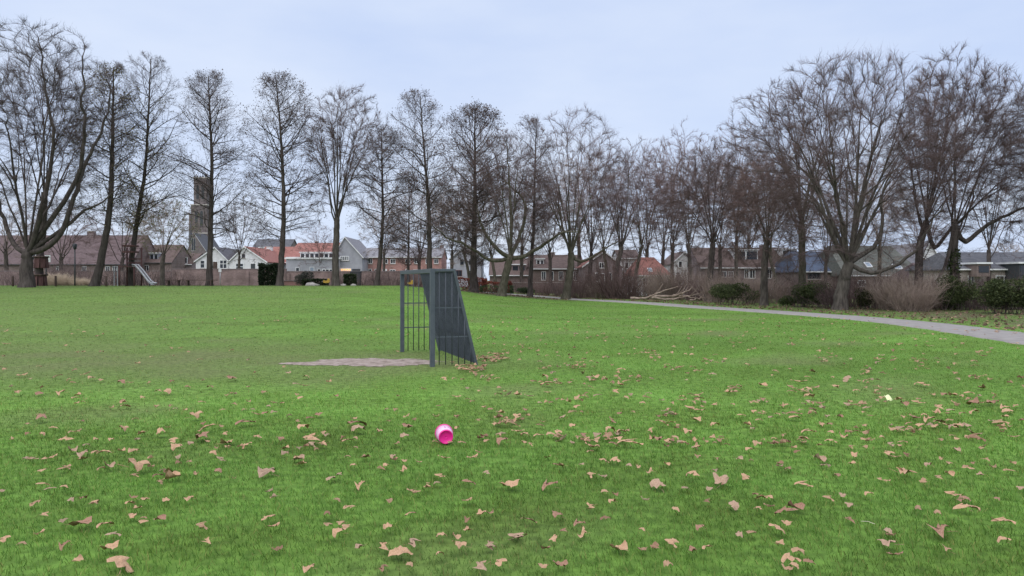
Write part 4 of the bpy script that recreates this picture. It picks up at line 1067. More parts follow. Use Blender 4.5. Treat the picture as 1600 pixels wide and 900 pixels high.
L_PX = """65 743 15;130 724 14;172 736 22;210 743 36;267 745 18;269 754 28;340 746 18;365 754 12;79 773 12;100 769 12;131 789 14;149 795 11;203 795 16;225 792 10;215 804 16;208 815 14;224 823 10;250 818 20;260 791 14;296 788 18;55 795 8;125 830 34;165 833 18;8 855 18;34 863 7;170 866 28;188 896 40;70 814 12;325 855 12
466 726 20;471 732 14;416 746 28;517 755 16;530 751 10;552 735 13;563 767 16;615 724 14;604 736 10;630 741 13;688 751 12;732 763 15;670 764 12;668 769 14;760 749 8;795 767 30;420 819 18;428 832 14;511 815 9;533 828 8;531 844 21;607 835 22;642 813 10;752 812 18;767 809 10;731 837 14;690 848 20;562 866 20;626 876 34;644 859 22;600 864 12;688 879 20;718 867 26;783 893 22;752 896 28;483 898 14;435 867 6
877 736 15;922 751 15;962 727 15;945 729 15;997 735 9;1042 731 10;1015 744 10;860 768 22;1029 768 29;1083 754 20;1120 725 12;1117 745 6;1128 762 34;1164 754 16;1071 770 7;1108 772 7;924 801 18;958 795 11;826 823 15;870 815 20;881 841 10;905 828 12;910 843 17;809 849 25;866 851 10;853 868 12;968 866 36;1003 840 10;1056 804 8;1094 833 13;1145 799 22;1180 781 12;1190 789 22;1155 845 12;1048 860 18;1083 872 13;1105 866 12;877 894 24;1044 896 9;961 782 8;1008 790 10
1280 724 20;1285 733 10;1232 741 13;1308 752 13;1256 767 16;1332 731 11;1412 750 30;1380 757 10;1452 735 12;1467 753 8;1484 748 16;1513 739 13;1532 748 11;1595 770 12;1203 787 12;1243 801 30;1231 809 26;1294 787 8;1317 781 13;1327 797 16;1358 782 12;1435 804 9;1490 782 16;1507 788 18;1510 804 22;1557 789 13;1212 838 25;1470 841 31;1388 862 30;1398 875 20;1237 890 30;1568 826 18;1391 844 6;1570 858 16;1471 724 8
34 590 12;90 592 9;108 597 8;141 595 9;26 620 13;66 609 7;61 619 12;96 620 15;122 621 11;190 605 16;192 633 14;196 640 14;175 642 9;222 626 9;247 617 12;261 618 15;268 600 8;328 609 14;360 596 16;293 609 8;355 622 7;245 641 10;211 661 10;65 661 21;129 665 9;104 693 16;65 685 14;191 678 18;222 683 14;252 684 19;305 658 24;318 668 8;325 677 20;270 697 14;275 707 18;315 691 30;298 701 12;352 684 12;353 698 20;387 702 17;113 710 18;130 716 18;208 711 15;190 710 13;162 716 20;77 722 16;333 715 15;235 722 9;348 645 7;382 645 7;388 632 9;384 668 20
402 653 10;403 690 12;415 651 11;428 650 10;452 655 10;440 635 10;470 627 11;478 593 13;514 600 10;477 606 8;497 653 16;525 623 11;484 660 9;475 676 21;438 693 15;487 694 25;505 702 17;446 706 14;445 715 14;467 723 21;506 684 10;543 696 12;553 659 10;557 670 22;560 679 28;592 681 13;571 722 17;543 721 9;604 645 9;618 645 4;635 656 9;634 674 20;632 688 14;620 700 10;614 723 14;682 656 12;714 657 9;661 613 9;693 599 13;710 596 8;713 624 11;714 674 12;704 696 9;751 689 13;760 696 9;785 698 20;738 722 15;747 714 9;756 642 10;767 645 11;783 651 13;780 658 14;778 667 18;779 621 12;738 632 8;730 611 9;694 722 13;780 610 8;795 620 10;763 592 9;720 580 10;733 582 12
850 596 18;835 600 8;868 598 10;855 605 16;894 598 9;910 586 11;920 596 14;930 592 16;965 586 9;957 604 12;969 605 15;979 600 8;962 618 14;985 621 10;978 627 10;1014 621 10;1010 627 8;1004 634 10;1034 630 10;1051 636 10;1066 627 12;1084 634 9;1084 644 18;1117 639 13;1088 661 15;1137 618 13;1192 606 15;1192 629 11;1114 590 11;1108 598 10;1073 599 8;888 632 15;901 642 11;894 650 10;821 646 11;808 657 14;805 663 11;808 622 14;827 623 10;844 671 9;879 657 14;896 672 12;872 682 13;968 652 10;957 663 11;1034 668 12;1048 667 13;1028 655 10;953 680 18;970 682 14;1017 679 11;1073 684 15;1118 672 17;1168 668 15;1178 650 11;1186 662 10;912 688 13;915 694 11;930 697 15;924 703 16;933 705 12;953 692 11;968 693 15;960 701 13;985 701 22;1020 691 14;1030 694 16;1042 696 12;1086 693 11;1090 703 16;1117 701 8;1170 709 12;810 679 12;820 686 16;818 697 12;842 686 11;856 720 11
1211 585 10;1270 585 11;1249 600 13;1262 594 7;1263 613 14;1274 609 10;1305 610 13;1301 594 7;1323 596 14;1338 616 11;1370 619 10;1265 625 16;1227 638 12;1378 628 10;1372 632 9;1405 630 14;1413 636 14;1435 633 12;1435 629 8;1434 603 11;1443 605 11;1458 620 8;1475 622 11;1489 622 14;1514 619 12;1535 610 15;1520 636 20;1545 634 17;1552 622 9;1578 602 9;1595 594 10;1215 653 12;1241 652 14;1242 658 17;1204 658 9;1293 657 10;1312 657 11;1355 642 10;1349 650 8;1282 668 12;1296 671 14;1264 682 16;1255 694 25;1298 683 13;1317 687 17;1299 697 19;1338 680 10;1210 692 12;1230 697 10;1241 706 10;1281 702 11;1329 705 10;1352 705 8;1336 718 14;1388 716 15;1417 718 10;1411 659 9;1420 667 8;1437 671 14;1430 657 14;1445 657 12;1453 662 16;1458 670 18;1468 665 16;1480 670 12;1490 675 16;1502 668 12;1495 672 14;1512 672 13;1523 684 17;1488 689 9;1425 680 9;1495 708 13;1538 704 10;1467 642 14;1462 648 14;1485 646 12;1523 650 14;1570 643 14;1575 648 16;1571 657 12;1597 662 8;1480 651 8"""
rl = np.random.default_rng(77)
LV = [tuple(float(v) for v in s.split()) for row in L_PX.split('\n') for s in row.split(';')]
LV.sort(key=lambda q: -q[2])
def leaf_matrix(px, py, w, big):
    x, y = ground_hit(px, py); size = w / F * y
    size = min(max(size, 0.065), 0.19)
    z = float(zt(x, y)) + (0.030 + 0.014 * rl.uniform())
    tilt = rl.normal(0, 0.17, 2)
    return (x, y, z), (tilt[0], tilt[1], rl.uniform(0, 6.28)), size * 0.93 * (1.0 + rl.normal(0, .05))
def zone(px, py):
    v = 'near the lower edge' if py > 800 else 'nearer than the bucket' if py > 710 else 'level with the bucket' if py > 650 else 'beyond the bucket'
    h = 'far left' if px < 330 else 'left' if px < 660 else 'middle' if px < 900 else 'right' if px < 1250 else 'far right'
    return h, v
ORD = ['first', 'second', 'third', 'fourth', 'fifth', 'sixth', 'seventh', 'eighth', 'ninth', 'tenth', 'eleventh', 'twelfth', 'thirteenth', 'fourteenth', 'fifteenth']
made = {}
for i, (px, py, w) in enumerate(LV[:300]):
    me, st, word = LM[int(rl.choice(len(LM), p=np.tile([0.62, 0.22, 0.16], len(STY)) / len(STY)))]
    o = bpy.data.objects.new('fallen_leaf', me); col.objects.link(o)
    loc, rot, s = leaf_matrix(px, py, w, True)
    o.location = loc; o.rotation_euler = rot; o.scale = (s, s * rl.uniform(0.8, 1.1), s * rl.uniform(0.75, 1.15))
    h, v = zone(px, py)
    size = 'large' if s > 0.135 else 'small' if s < 0.10 else 'medium'
    shape = {'flat': 'flattish', 'curled': 'curled', 'rolled': 'rolled'}[st]
    made.setdefault(f'{size} {shape} {word} dead leaf, {h}, {v}', []).append((px, o))
for lab, os_ in made.items():
    os_.sort(key=lambda q: q[0])
    for k, (px, o) in enumerate(os_):
        tag(o, lab + (f', {ORD[k]} from left' if len(os_) > 1 else ''), 'leaf', 'fallen leaves scattered on the lawn')
# the smaller and farther ones: one object
rest = [(px, py, w) for px, py, w in LV[300:]]
for _ in range(900):
    d = math.sqrt(rl.uniform(13.2**2, 34**2)); 
    if rl.uniform() > 1.25 - d / 34: continue
    px = rl.uniform(700, 1640) if rl.uniform() < 0.80 else rl.uniform(-20, 700)
    py = HOR + CAM_H * F / d
    rest.append((px, py, 0.10 * rl.uniform(.6, 1.2) * F / d))
for _ in range(46):
    cx_, cy_ = rl.uniform(740, 1600), rl.uniform(545, 700)
    for _k in range(int(rl.integers(3, 8))): rest.append((cx_ + rl.normal(0, 14), cy_ + rl.normal(0, 3), 0.1 * rl.uniform(.6, 1.1) * (cy_ - HOR) / CAM_H))
for _ in range(34): rest.append((rl.normal(772, 20), rl.normal(562, 4), 8))
for _ in range(22): rest.append((rl.normal(738, 14), rl.normal(577, 4), 9))
for _ in range(170): rest.append((rl.uniform(0, 1600), rl.uniform(585, 740), rl.uniform(5, 9)))
for _ in range(60): rest.append((rl.uniform(0, 1600), rl.uniform(740, 900), rl.uniform(6, 10)))
buf = {k: Buf() for k in ('leaf_tan', 'leaf_brown', 'leaf_grey')}
allV, allF, allC, offv = [], [], [], 0
base_l = []
for i in range(0, len(LM), 3):
    me = LM[i][0]; nv = len(me.vertices); co = np.empty(nv * 3, np.float32); me.vertices.foreach_get('co', co)
    base_l.append((co.reshape(-1, 3).astype(float), [np.array([p.vertices[:] for p in me.polygons if len(p.vertices) == k]) for k in (3, 4)]))
ft, fq_ = [], []
def add_leaf(px, py, w):
    global offv
    co, fs = base_l[int(rl.integers(len(base_l)))]
    loc, rot, s = leaf_matrix(px, py, w, False)
    m = (Matrix.Translation(loc) @ Matrix.Rotation(rot[2], 4, 'Z') @ Matrix.Rotation(rot[0], 4, 'X') @ Matrix.Rotation(rot[1], 4, 'Y') @ Matrix.Scale(s, 4))
    A = np.array(m); v = co @ A[:3, :3].T + A[:3, 3]
    c = np.array([(0.48, 0.30, 0.19), (0.32, 0.185, 0.12), (0.42, 0.29, 0.20)][int(rl.choice(3, p=[.65, .2, .15]))]) * rl.uniform(0.8, 1.2)
    allV.append(v); allC.append(np.tile(c, (len(v), 1))); ft.append(fs[0] + offv); fq_.append(fs[1] + offv); offv += len(v)
for q in rest: add_leaf(*q)
me = mesh_np('fallen_leaves', np.concatenate(allV), [np.concatenate(ft), np.concatenate(fq_)], True)
cc = np.concatenate(allC); ca = me.color_attributes.new('col', 'FLOAT_COLOR', 'POINT')
ca.data.foreach_set('color', np.concatenate([cc, np.ones((len(cc), 1))], 1).astype(np.float32).ravel())
tag(link('fallen_leaves', me, M['leaf_attr']), 'small scattered dead leaves farther out across the lawn', 'leaves', kind='stuff')
# leaf litter under the trees beyond the footpath
allV, allC, ft, fq_, offv = [], [], [], [], 0
LITC = np.array([(0.22, 0.145, 0.10), (0.16, 0.10, 0.075), (0.28, 0.20, 0.145)])
n = 6000; yy = rl.uniform(18, 84, n); xx = np.interp(yy, PYS, PXS) + 1.6 + rl.uniform(0, 1, n) ** 1.4 * 16
mid = rl.uniform(0, 1, n) < 0.2
yy[mid] = rl.uniform(62, 76, mid.sum()); xx[mid] = rl.uniform(-5, 5, mid.sum()); ok = (np.abs(right_of_path(xx, yy)) > 1.2); xx, yy = xx[ok], yy[ok]
pts = np.stack([xx, yy, zt(xx, yy) + 0.025], 1)
V, Fq, C = foliage(rl, pts, len(pts), 0.15, (0.12, 0.075, 0.055), (0.30, 0.20, 0.14), 0.01)
V[:, 2] = np.maximum(V[:, 2], zt(V[:, 0], V[:, 1]) + 0.005)
me = mesh_np('leaf_litter', V, [Fq]); ca = me.color_attributes.new('col', 'FLOAT_COLOR', 'POINT')
ca.data.foreach_set('color', np.concatenate([C, np.ones((len(C), 1))], 1).astype(np.float32).ravel())
tag(link('leaf_litter', me, M['leaf_attr']), 'brown leaf litter under the trees beyond the footpath', 'leaf litter', kind='stuff')
# odd bits on the lawn
x, y = ground_hit(1388, 626)
mb = MB(); q = []
for i in range(5):
    for j in range(4): q.append((0.035 * (i - 2), 0.06 * (j - 1.5) * 0.6, 0.05 + 0.028 * (j - 1.5) + 0.012 * math.sin(i * 1.7 + j)))
mb.poly(q, [(i*4 + j, (i+1)*4 + j, (i+1)*4 + j + 1, i*4 + j + 1) for i in range(4) for j in range(3)])
o = mb.build('paper_scrap', M['paper'], smooth=True); o.location = (x, y, 0.0); o.rotation_euler = (0, 0, 0.2); o.scale = (0.62, 0.62, 0.8)
sl = o.modifiers.new('thickness', 'SOLIDIFY'); sl.thickness = 0.002
tag(o, 'pale yellow scrap of paper among the leaves at right', 'paper')
x, y = ground_hit(1356, 828)
o = MB().tube([(-0.03, 0.03, 0.05), (0, 0, 0.058), (0.03, -0.035, 0.052)], 0.0016, 5).build('straw', M['straw']); o.location = (x, y, 0)
tag(o, 'single pale straw lying on the grass at lower right', 'straw')

# ------------------------------------------------------------------ buildings
class House:
    def __init__(self, name, label, x0, x1, yb, ye, yr, d, D, wall, roof, kind='along', cat='house', group=None, apex=None, over=0.3, ridge_w=None):
        self.d, self.D, self.s = d, D, d / F
        self.xc = (x0 + x1) / 2
        zb = CAM_H - (yb - HOR) * self.s
        self.zb = zb
        self.root = empty(name, ((self.xc - 800) * self.s, d, zb)); tag(self.root, label, cat, group)
        X0, X1 = self.lx(x0), self.lx(x1); ze = self.lz(ye); self.ze = ze; self.over = over; self.X0, self.X1 = X0, X1
        dep = D / 2 if kind in ('along', 'hip') else 0
        zr = CAM_H - (yr - HOR) / F * (d + dep) - zb; self.zr = zr
        low = -2.5
        if kind == 'along':
            mb = MB(); poly = [(0, low), (D, low), (D, ze), (D/2, zr - 0.12), (0, ze)]
            n = len(poly); pts = [(X0, y, z) for y, z in poly] + [(X1, y, z) for y, z in poly]
            mb.poly(pts, [tuple(reversed(range(n))), tuple(range(n, 2*n))] + [(i, (i+1) % n, (i+1) % n + n, i + n) for i in range(n)])
            mb.build('wall', wall, self.root)
            dz = over * (zr - ze) / (D/2)
            poly = [(-over, ze - dz), (D/2, zr), (D + over, ze - dz), (D + over, ze - dz + 0.16), (D/2, zr + 0.18), (-over, ze - dz + 0.16)]
            n = 6; a, b = X0 - 0.15, X1 + 0.15
            pts = [(a, y, z) for y, z in poly] + [(b, y, z) for y, z in poly]
            self.roof = MB().poly(pts, [(5, 4, 1, 0), (4, 3, 2, 1), (6, 7, 10, 11), (7, 8, 9, 10)] + [(i, (i+1) % n, (i+1) % n + n, i + n) for i in range(n)]).build('roof', roof, self.root)
            MB().box(X0 - 0.12, X1 + 0.12, -over - 0.10, -over - 0.004, ze - dz + 0.02, ze - dz + 0.16).build('gutter', M['white_paint'] if cat == 'house' else M['metal_dark'], self.root)
        elif kind == 'gable':
            xa = self.lx(apex) if apex else (X0 + X1) / 2
            poly = [(X0, low), (X1, low), (X1, ze), (xa, zr), (X0, ze)]
            MB().prism(poly, 0, D).build('wall', wall, self.root)
            sl, sr = (zr - ze) / (xa - X0), (zr - ze) / (X1 - xa); o = 0.25; t = 0.16
            mb = MB(); mb.prism([(X0 - o, ze - sl*o + .004), (xa, zr + .004), (X1 + o, ze - sr*o + .004), (X1 + o, ze - sr*o + t), (xa, zr + t), (X0 - o, ze - sl*o + t)], -0.2, D + 0.2)
            self.roof = mb.build('roof', roof, self.root)
            for a, b in (((X0 - o, ze - sl*o), (xa, zr)), ((xa, zr), (X1 + o, ze - sr*o))):
                MB().prism([(a[0], a[1] - 0.06), (b[0], b[1] - 0.06), (b[0], b[1] + 0.14), (a[0], a[1] + 0.14)], -0.27, -0.205).build('verge_board', M['white_paint'], self.root)
        elif kind == 'hip':
            MB().box(X0, X1, 0, D, low, ze).build('wall', wall, self.root)
            o = over; rw = (X1 - X0) * (ridge_w or 0.35) / 2; xm = (X0 + X1) / 2; e = ze
            pts = [(X0-o, -o, e), (X1+o, -o, e), (X1+o, D+o, e), (X0-o, D+o, e), (xm-rw, D/2, zr), (xm+rw, D/2, zr), (X0-o, -o, e-.12), (X1+o, -o, e-.12), (X1+o, D+o, e-.12), (X0-o, D+o, e-.12)]
            self.roof = MB().poly(pts, [(0,1,5,4), (1,2,5), (2,3,4,5), (3,0,4), (0,6,7,1), (1,7,8,2), (2,8,9,3), (3,9,6,0), (9,8,7,6)]).build('roof', roof, self.root)
            MB().box(X0 - o, X1 + o, -o - 0.09, -o - 0.004, e - .13, e - .01).build('gutter', M['white_paint'], self.root)
        elif kind == 'flat':
            MB().box(X0, X1, 0, D, low, ze).build('wall', wall, self.root)
            self.roof = MB().box(X0 - 0.2, X1 + 0.2, -0.2, D + 0.2, ze + .003, ze + 0.28).build('roof', roof, self.root)
        self.kind = kind
    def lx(self, px): return (px - self.xc) * self.s
    def lz(self, py): return CAM_H - (py - HOR) * self.s - self.zb
    def slope_y(self, py):
        k = (self.zr - self.ze) / (self.D / 2)          # z = ze + k*y
        c = (py - HOR) / F                               # z = CAM_H - c*(d+y) - zb
        return (CAM_H - c * self.d - self.zb - self.ze) / (k + c)
    def window(self, x0, x1, y0, y1, bars=1, cross=False, frame='white_paint', pane='glass', name='window', parent=None, yo=0.0):
        a, b, z1, z0 = self.lx(x0), self.lx(x1), self.lz(y0), self.lz(y1); w = max(0.07, 0.09 * (b - a)); w = min(w, 0.12)
        mb = MB(); f0, f1 = yo - 0.06, yo - 0.003
        mb.box(a, b, f0, f1, z0, z0 + w).box(a, b, f0, f1, z1 - w, z1).box(a, a + w, f0, f1, z0 + w, z1 - w).box(b - w, b, f0, f1, z0 + w, z1 - w)
        for i in range(1, bars + 1):
            xm = a + (b - a) * i / (bars + 1); mb.box(xm - w*.4, xm + w*.4, f0 + .004, f1, z0 + w, z1 - w)
        if cross:
            zm = z0 + (z1 - z0) * 0.55; mb.box(a + w, b - w, f0 + .008, f1, zm - w*.35, zm + w*.35)
        fr = mb.build(name, M[frame], parent or self.root)
        MB().box(a + w*.9, b - w*.9, yo - 0.030, yo - 0.005, z0 + w*.9, z1 - w*.9).build('pane', M[pane], fr)
        if name == 'window' and yo == 0.0:
            MB().box(a - .05, b + .05, -0.12, -0.004, z0 - 0.09, z0 - 0.006).build('sill', M['stone'], fr)
        return fr
    def door(self, x0, x1, y0, y1, m='wood_dark', frame='white_paint'):
        a, b, z1, z0 = self.lx(x0), self.lx(x1), self.lz(y0), self.lz(y1)
        dr = MB().box(a, b, -0.05, -0.003, z0, z1).build('door', M[m], self.root)
        MB().box(a - .08, a - .002, -0.07, -0.003, z0, z1 + .08).box(b + .002, b + .08, -0.07, -0.003, z0, z1 + .08).box(a, b, -0.07, -0.003, z1 + .002, z1 + .08).build('door_frame', M[frame], dr)
    def chimney(self, px, ytop, w=0.7, yy=None, m='brick_purple', h=None):
        y = self.D/2 if yy is None else yy; zt_ = CAM_H - (ytop - HOR) / F * (self.d + y) - self.zb; x = self.lx(px)
        ch = MB().box(x - w/2, x + w/2, y - w/2, y + w/2, self.zr - 1.2, zt_).build('chimney', M[m], self.root)
        MB().box(x - w/2 - .06, x + w/2 + .06, y - w/2 - .06, y + w/2 + .06, zt_ + .003, zt_ + .12).build('chimney_cap', M['stone'], ch)
    def dormer(self, x0, x1, ytop, ybot, wall='white_paint', roof='white_paint', bars=2, slant=0):
        yf = self.slope_y(ybot); s2 = (self.d + yf) / F; k = s2 / self.s
        def lx2(px): return (px - 800) * s2 - (self.xc - 800) * self.s
        def lz2(py): return CAM_H - (py - HOR) * s2 - self.zb
        a, b, z0, z1 = lx2(x0), lx2(x1), lz2(ybot), lz2(ytop)
        yb = min(self.slope_y(ytop) + 0.8, self.D/2)
        dm = MB().box(a, b, yf, yb, z0 - 0.25, z1).build('dormer', M[wall], self.root)
        MB().box(a - .15, b + .15, yf - .2, yb, z1 + .003, z1 + .16).build('dormer_roof', M[roof], dm)
        n = bars; w = (b - a) / n
        for i in range(n):
            MB().box(a + w*i + .12, a + w*(i+1) - .12, yf - 0.03, yf - 0.004, z0 + .12, z1 - .18).build('pane', M['glass'], dm)
        return dm
    def skylight(self, x0, x1, y0, y1, m='glass_sky'):
        ya, yb_ = self.slope_y(y1), self.slope_y(y0); k = (self.zr - self.ze) / (self.D/2)
        s2 = (self.d + (ya + yb_)/2) / F; a = (x0 - 800) * s2 - (self.xc - 800) * self.s; b = (x1 - 800) * s2 - (self.xc - 800) * self.s
        za, zb_ = self.ze + k*ya + .18, self.ze + k*yb_ + .18
        t = 0.10
        sk = MB().poly([(a, ya, za), (b, ya, za), (b, yb_, zb_), (a, yb_, zb_), (a, ya, za + t), (b, ya, za + t), (b, yb_, zb_ + t), (a, yb_, zb_ + t)],
                       [(0,3,2,1), (4,5,6,7), (0,1,5,4), (1,2,6,5), (2,3,7,6), (3,0,4,7)]).build('skylight', M['white_paint'], self.root)
        e = 0.08; dz = k * e
        MB().poly([(a+e, ya+e, za+t+dz+.012), (b-e, ya+e, za+t+dz+.012), (b-e, yb_-e, zb_+t-dz+.012), (a+e, yb_-e, zb_+t-dz+.012),
                   (a+e, ya+e, za+t+dz-.02), (b-e, ya+e, za+t+dz-.02), (b-e, yb_-e, zb_+t-dz-.02), (a+e, yb_-e, zb_+t-dz-.02)], [(0,1,2,3), (7,6,5,4), (0,4,5,1), (1,5,6,2), (2,6,7,3), (3,7,4,0)]).build('pane', M[m], sk)

# far left long row
h = House('terrace_house', 'long purple brown roofed building behind the trees at the far left', -140, 205, 446, 412, 369, 135, 12, M['brick_brown'], M['tile_purple'], cat='building')
h.chimney(114, 362, 1.1); h.chimney(20, 364, 0.9)
for x in (-20, 38, 46, 88, 128, 165, 176): h.window(x, x + 7, 416, 426, 1)
h.dormer(44, 56, 394, 407, bars=2)
h = House('terrace_house', 'brown roofed house with white dormer strips left of the church', 185, 268, 446, 410, 384, 140, 10, M['brick_brown'], M['tile_brown'], cat='building')
h.dormer(234, 247, 396, 406, wall='grey_plaster', bars=2); h.window(200, 208, 414, 424, 1); h.window(225, 233, 414, 424, 1)
h = House('terrace_house', 'low house with white eaves just left of the church tower', 256, 300, 446, 413, 397, 146, 9, M['brick_purple'], M['tile_brown'])
h.window(284, 293, 402, 412, 0, frame='white_paint'); h.window(262, 270, 416, 426, 1)
# church
cd = 400.0; cs = cd / F
ch = empty('church_tower', ((315 - 800) * cs, cd, 0)); tag(ch, 'tall square brick church tower with stepped stages, behind the slim tree', 'church tower')
def cz(py): return CAM_H - (py - HOR) * cs
def cx_(px): return (px - 315) * cs
def stage(x0, x1, yb, yt, nm='tower_stage'):
    w = cx_(x1) - cx_(x0)
    return MB().box(cx_(x0), cx_(x1), -w/2, w/2, cz(yb), cz(yt)).build(nm, M['brick_church'], ch)
s1 = stage(302, 329, 450, 366); s2 = stage(303.5, 328, 365.9, 322); s3 = stage(307, 327, 321.9, 280)
for sgx in (301.2, 327.5):
    for t_ in ((450, 380), (380, 335)):
        MB().box(cx_(sgx), cx_(sgx + 2.6), -4.9, -3.9, cz(t_[0]), cz(t_[1])).build('buttress', M['brick_church'], ch)
for x0, x1, y in ((301, 330, 366), (302.5, 329, 322), (306, 328, 280)):
    w = cx_(x1) - cx_(x0); MB().box(cx_(x0), cx_(x1), -w/2, w/2, cz(y) + .01, cz(y) + 0.6).build('stone_band', M['stone'], ch)
for i in range(5):
    x = 307 + i * 4.4; MB().box(cx_(x), cx_(x + 1.9), -3.5, -2.9, cz(279) + .3, cz(276.5)).build('battlement', M['brick_church'], ch)
MB().tube([(cx_(316.5), 0, cz(279)), (cx_(316.5), 0, cz(270))], 0.16, 6).build('flagpole', M['metal_dark'], ch)
for (x0, x1, y0, y1) in ((311, 315, 290, 312), (319, 323, 290, 312), (310, 314, 330, 355), (318, 322, 330, 355)):
    fy = {True: cx_(307) , False: 0}[False]
    wst = (cx_(327) - cx_(307)) / 2 if y0 < 320 else (cx_(328) - cx_(303.5)) / 2
    a, b = cx_(x0), cx_(x1); zz0, zz1 = cz(y1), cz(y0)
    MB().prism([(a, zz0), (b, zz0), (b, zz1 - .8), ((a + b)/2, zz1), (a, zz1 - .8)], -wst - 0.06, -wst - 0.004).build('belfry_opening', M['metal_dark'], ch)
# church nave roof and the small spire beside it
nv = House('church_nave', 'grey stone church choir with pointed window at the foot of the tower', 293, 322, 446, 392, 364, 380, 22, M['brick_church'], M['tile_grey'], 'gable', cat='church', apex=303)
nv.window(299, 306, 372, 392, 1, frame='stone')
MB().tube([(nv.lx(295), 2, nv.lz(400)), (nv.lx(295), 2, nv.lz(366)), (nv.lx(295), 2, nv.lz(347))], [0.9, 0.9, 0.05], 8).build('spirelet', M['tile_grey'], nv.root)
# white cottages
h = House('white_cottage', 'white gabled cottage partly behind the slim tree', 306, 357, 446, 408, 387, 122, 12, M['white_plaster'], M['tile_grey'], 'gable', apex=336)
h.window(343, 355, 406, 420, 1, True); h.window(313, 320, 407, 419, 0, True); h.door(333, 340, 409, 430)
h = House('white_cottage', 'white gabled cottage with an orange roof and dark door', 358, 416, 446, 409, 386, 122, 14, M['white_plaster'], M['tile_orange'], 'gable', apex=382)
h.window(368, 381, 411, 424, 1, True); h.window(378, 383, 397, 403, 0, frame='wood_dark'); h.door(392, 399, 412, 430, 'metal_dark')
h = House('orange_roof_house', 'orange tiled house right of the white cottages with white chimney', 398, 448, 446, 410, 387, 132, 12, M['white_plaster'], M['tile_orange'])
h.chimney(413, 386, 0.9, yy=3.0, m='white_paint'); h.window(423, 441, 410, 416, 2)
h = House('grey_roof_house', 'dark grey steep roof showing above the orange tiled house', 388, 446, 446, 398, 375, 150, 12, M['brick_brown'], M['tile_grey'], cat='building')
h.dormer(405, 415, 387, 394, bars=1)
# school with the long white dormer
h = House('school_building', 'orange roofed building with a long white window band and grey front', 449, 522, 446, 402, 381, 128, 14, M['grey_clad'], M['tile_orange'])
dm = h.dormer(469, 521, 395, 405, wall='white_paint', bars=7)
h.chimney(478, 378, 0.5, m='metal_dark')
an = House('school_annex', 'pale grey flat roofed annex below the long white window band', 447, 530, 446, 405, 405, 124, 4.2, M['grey_plaster'], M['white_paint'], 'flat', cat='building')
an.window(484, 491, 417, 426, 0, pane='glass_sky'); an.window(503, 520, 420, 428, 2); an.window(496, 501, 420, 428, 0); an.window(462, 468, 418, 426, 0)
h = House('grey_gable_house', 'pale grey gabled house with a lit ground floor window', 521, 566, 446, 401, 371, 125, 12, M['grey_plaster'], M['tile_slate'], 'gable', apex=539)
h.window(531.5, 545.5, 400, 407, 3, True); w_ = h.window(529, 549, 419, 427, 4, True, pane='lit'); h.door(551, 562, 421, 440, 'metal_dark', 'metal_dark')
# pink terrace
PT = 'pink brick terrace houses behind the wall'
for i, (a, b, wins, doors, lab) in enumerate([
    (565, 597, [(575, 582, 403, 412), (572, 581, 420, 431)], [(586, 590, 421, 436)], 'pink red brick terrace house next to the grey gable'),
    (597.3, 629, [(598, 606, 404.5, 412), (610, 618, 404.5, 412), (609, 618, 421, 431)], [(596.8 + 1.5, 604, 421, 436)], 'middle pink red brick terrace house with a white door'),
    (629.3, 661, [(633, 641, 404.5, 412), (647, 654, 404.5, 412), (646, 655, 421, 431)], [(634, 639, 421, 436)], 'pink red brick terrace house seen through the goal'),
    (661.3, 690, [(665, 672, 404.5, 412), (678, 685, 404.5, 412)], [], 'pink red brick terrace house at the right end of its row')]):
    h = House('terrace_house', lab, a, b, 446, 402, 389, 130, 10, M['brick_pink'], M['tile_slate'], group=PT)
    for w in wins: h.window(*w, bars=1)
    for w in doors: h.door(*w, m='wood_dark' if i != 1 else 'white_paint')
    if i in (1, 3): h.chimney(b - 4, 384, 0.7)
h = House('grey_gable_house', 'pale grey steep gabled house right of the goal top', 703, 752, 452, 404, 386, 125, 11, M['grey_plaster'], M['tile_slate'], 'gable', apex=727)
h.window(719, 724.5, 405, 414, 0, frame='metal_dark'); h.window(733, 738.5, 405, 414, 0, frame='metal_dark'); h.window(712, 722, 422, 432, 1, frame='brick_x' if 'brick_x' in M else 'wood_red'); h.window(731, 738, 422, 432, 1)
h = House('brick_house', 'brown brick house with white gutter lines behind the gnarled tree', 765, 828, 452, 430, 405, 120, 11, M['brick_brown'], M['tile_brown'])
h.dormer(800, 821, 414, 424, wall='brick_purple', bars=2)
h = House('brick_house', 'brown brick terrace behind the domed tree', 828, 912, 456, 420, 400, 112, 11, M['brick_brown'], M['tile_brown'])
for x in (846, 858, 873, 896): h.window(x, x + 7, 424, 438, 1)
h.chimney(866, 395, 0.8); h.dormer(838, 850, 405, 414, bars=2)
h = House('brick_house', 'pink brick house with red gabled roof and white trim', 912, 972, 460, 416, 393, 100, 10, M['brick_purple'], M['tile_orange'], 'gable', apex=944)
h.window(936, 944, 410, 419, 1); h.window(930, 937, 426, 440, 0); h.window(948, 956, 426, 440, 1); h.door(938, 944, 428, 452)
h = House('pale_house', 'tall pale house wall glimpsed between tree trunks', 968, 1000, 460, 404, 392, 108, 9, M['white_plaster'], M['tile_brown'])
for x in (976, 986): h.window(x, x + 6, 410, 420, 0); h.window(x, x + 6, 428, 440, 0)
h = House('red_hip_house', 'low white house with a red hipped roof and skylight', 994, 1046, 464, 430, 402, 90, 9, M['white_plaster'], M['tile_orange'], 'hip', ridge_w=0.5)
h.skylight(1012, 1019, 422, 427); h.window(1004, 1013, 434, 446, 1); h.window(1022, 1034, 434, 446, 2)
h = House('pale_house', 'narrow pale gabled house behind the thicket', 1050, 1092, 464, 412, 394, 112, 9, M['white_plaster'], M['tile_brown'], 'gable', apex=1070)
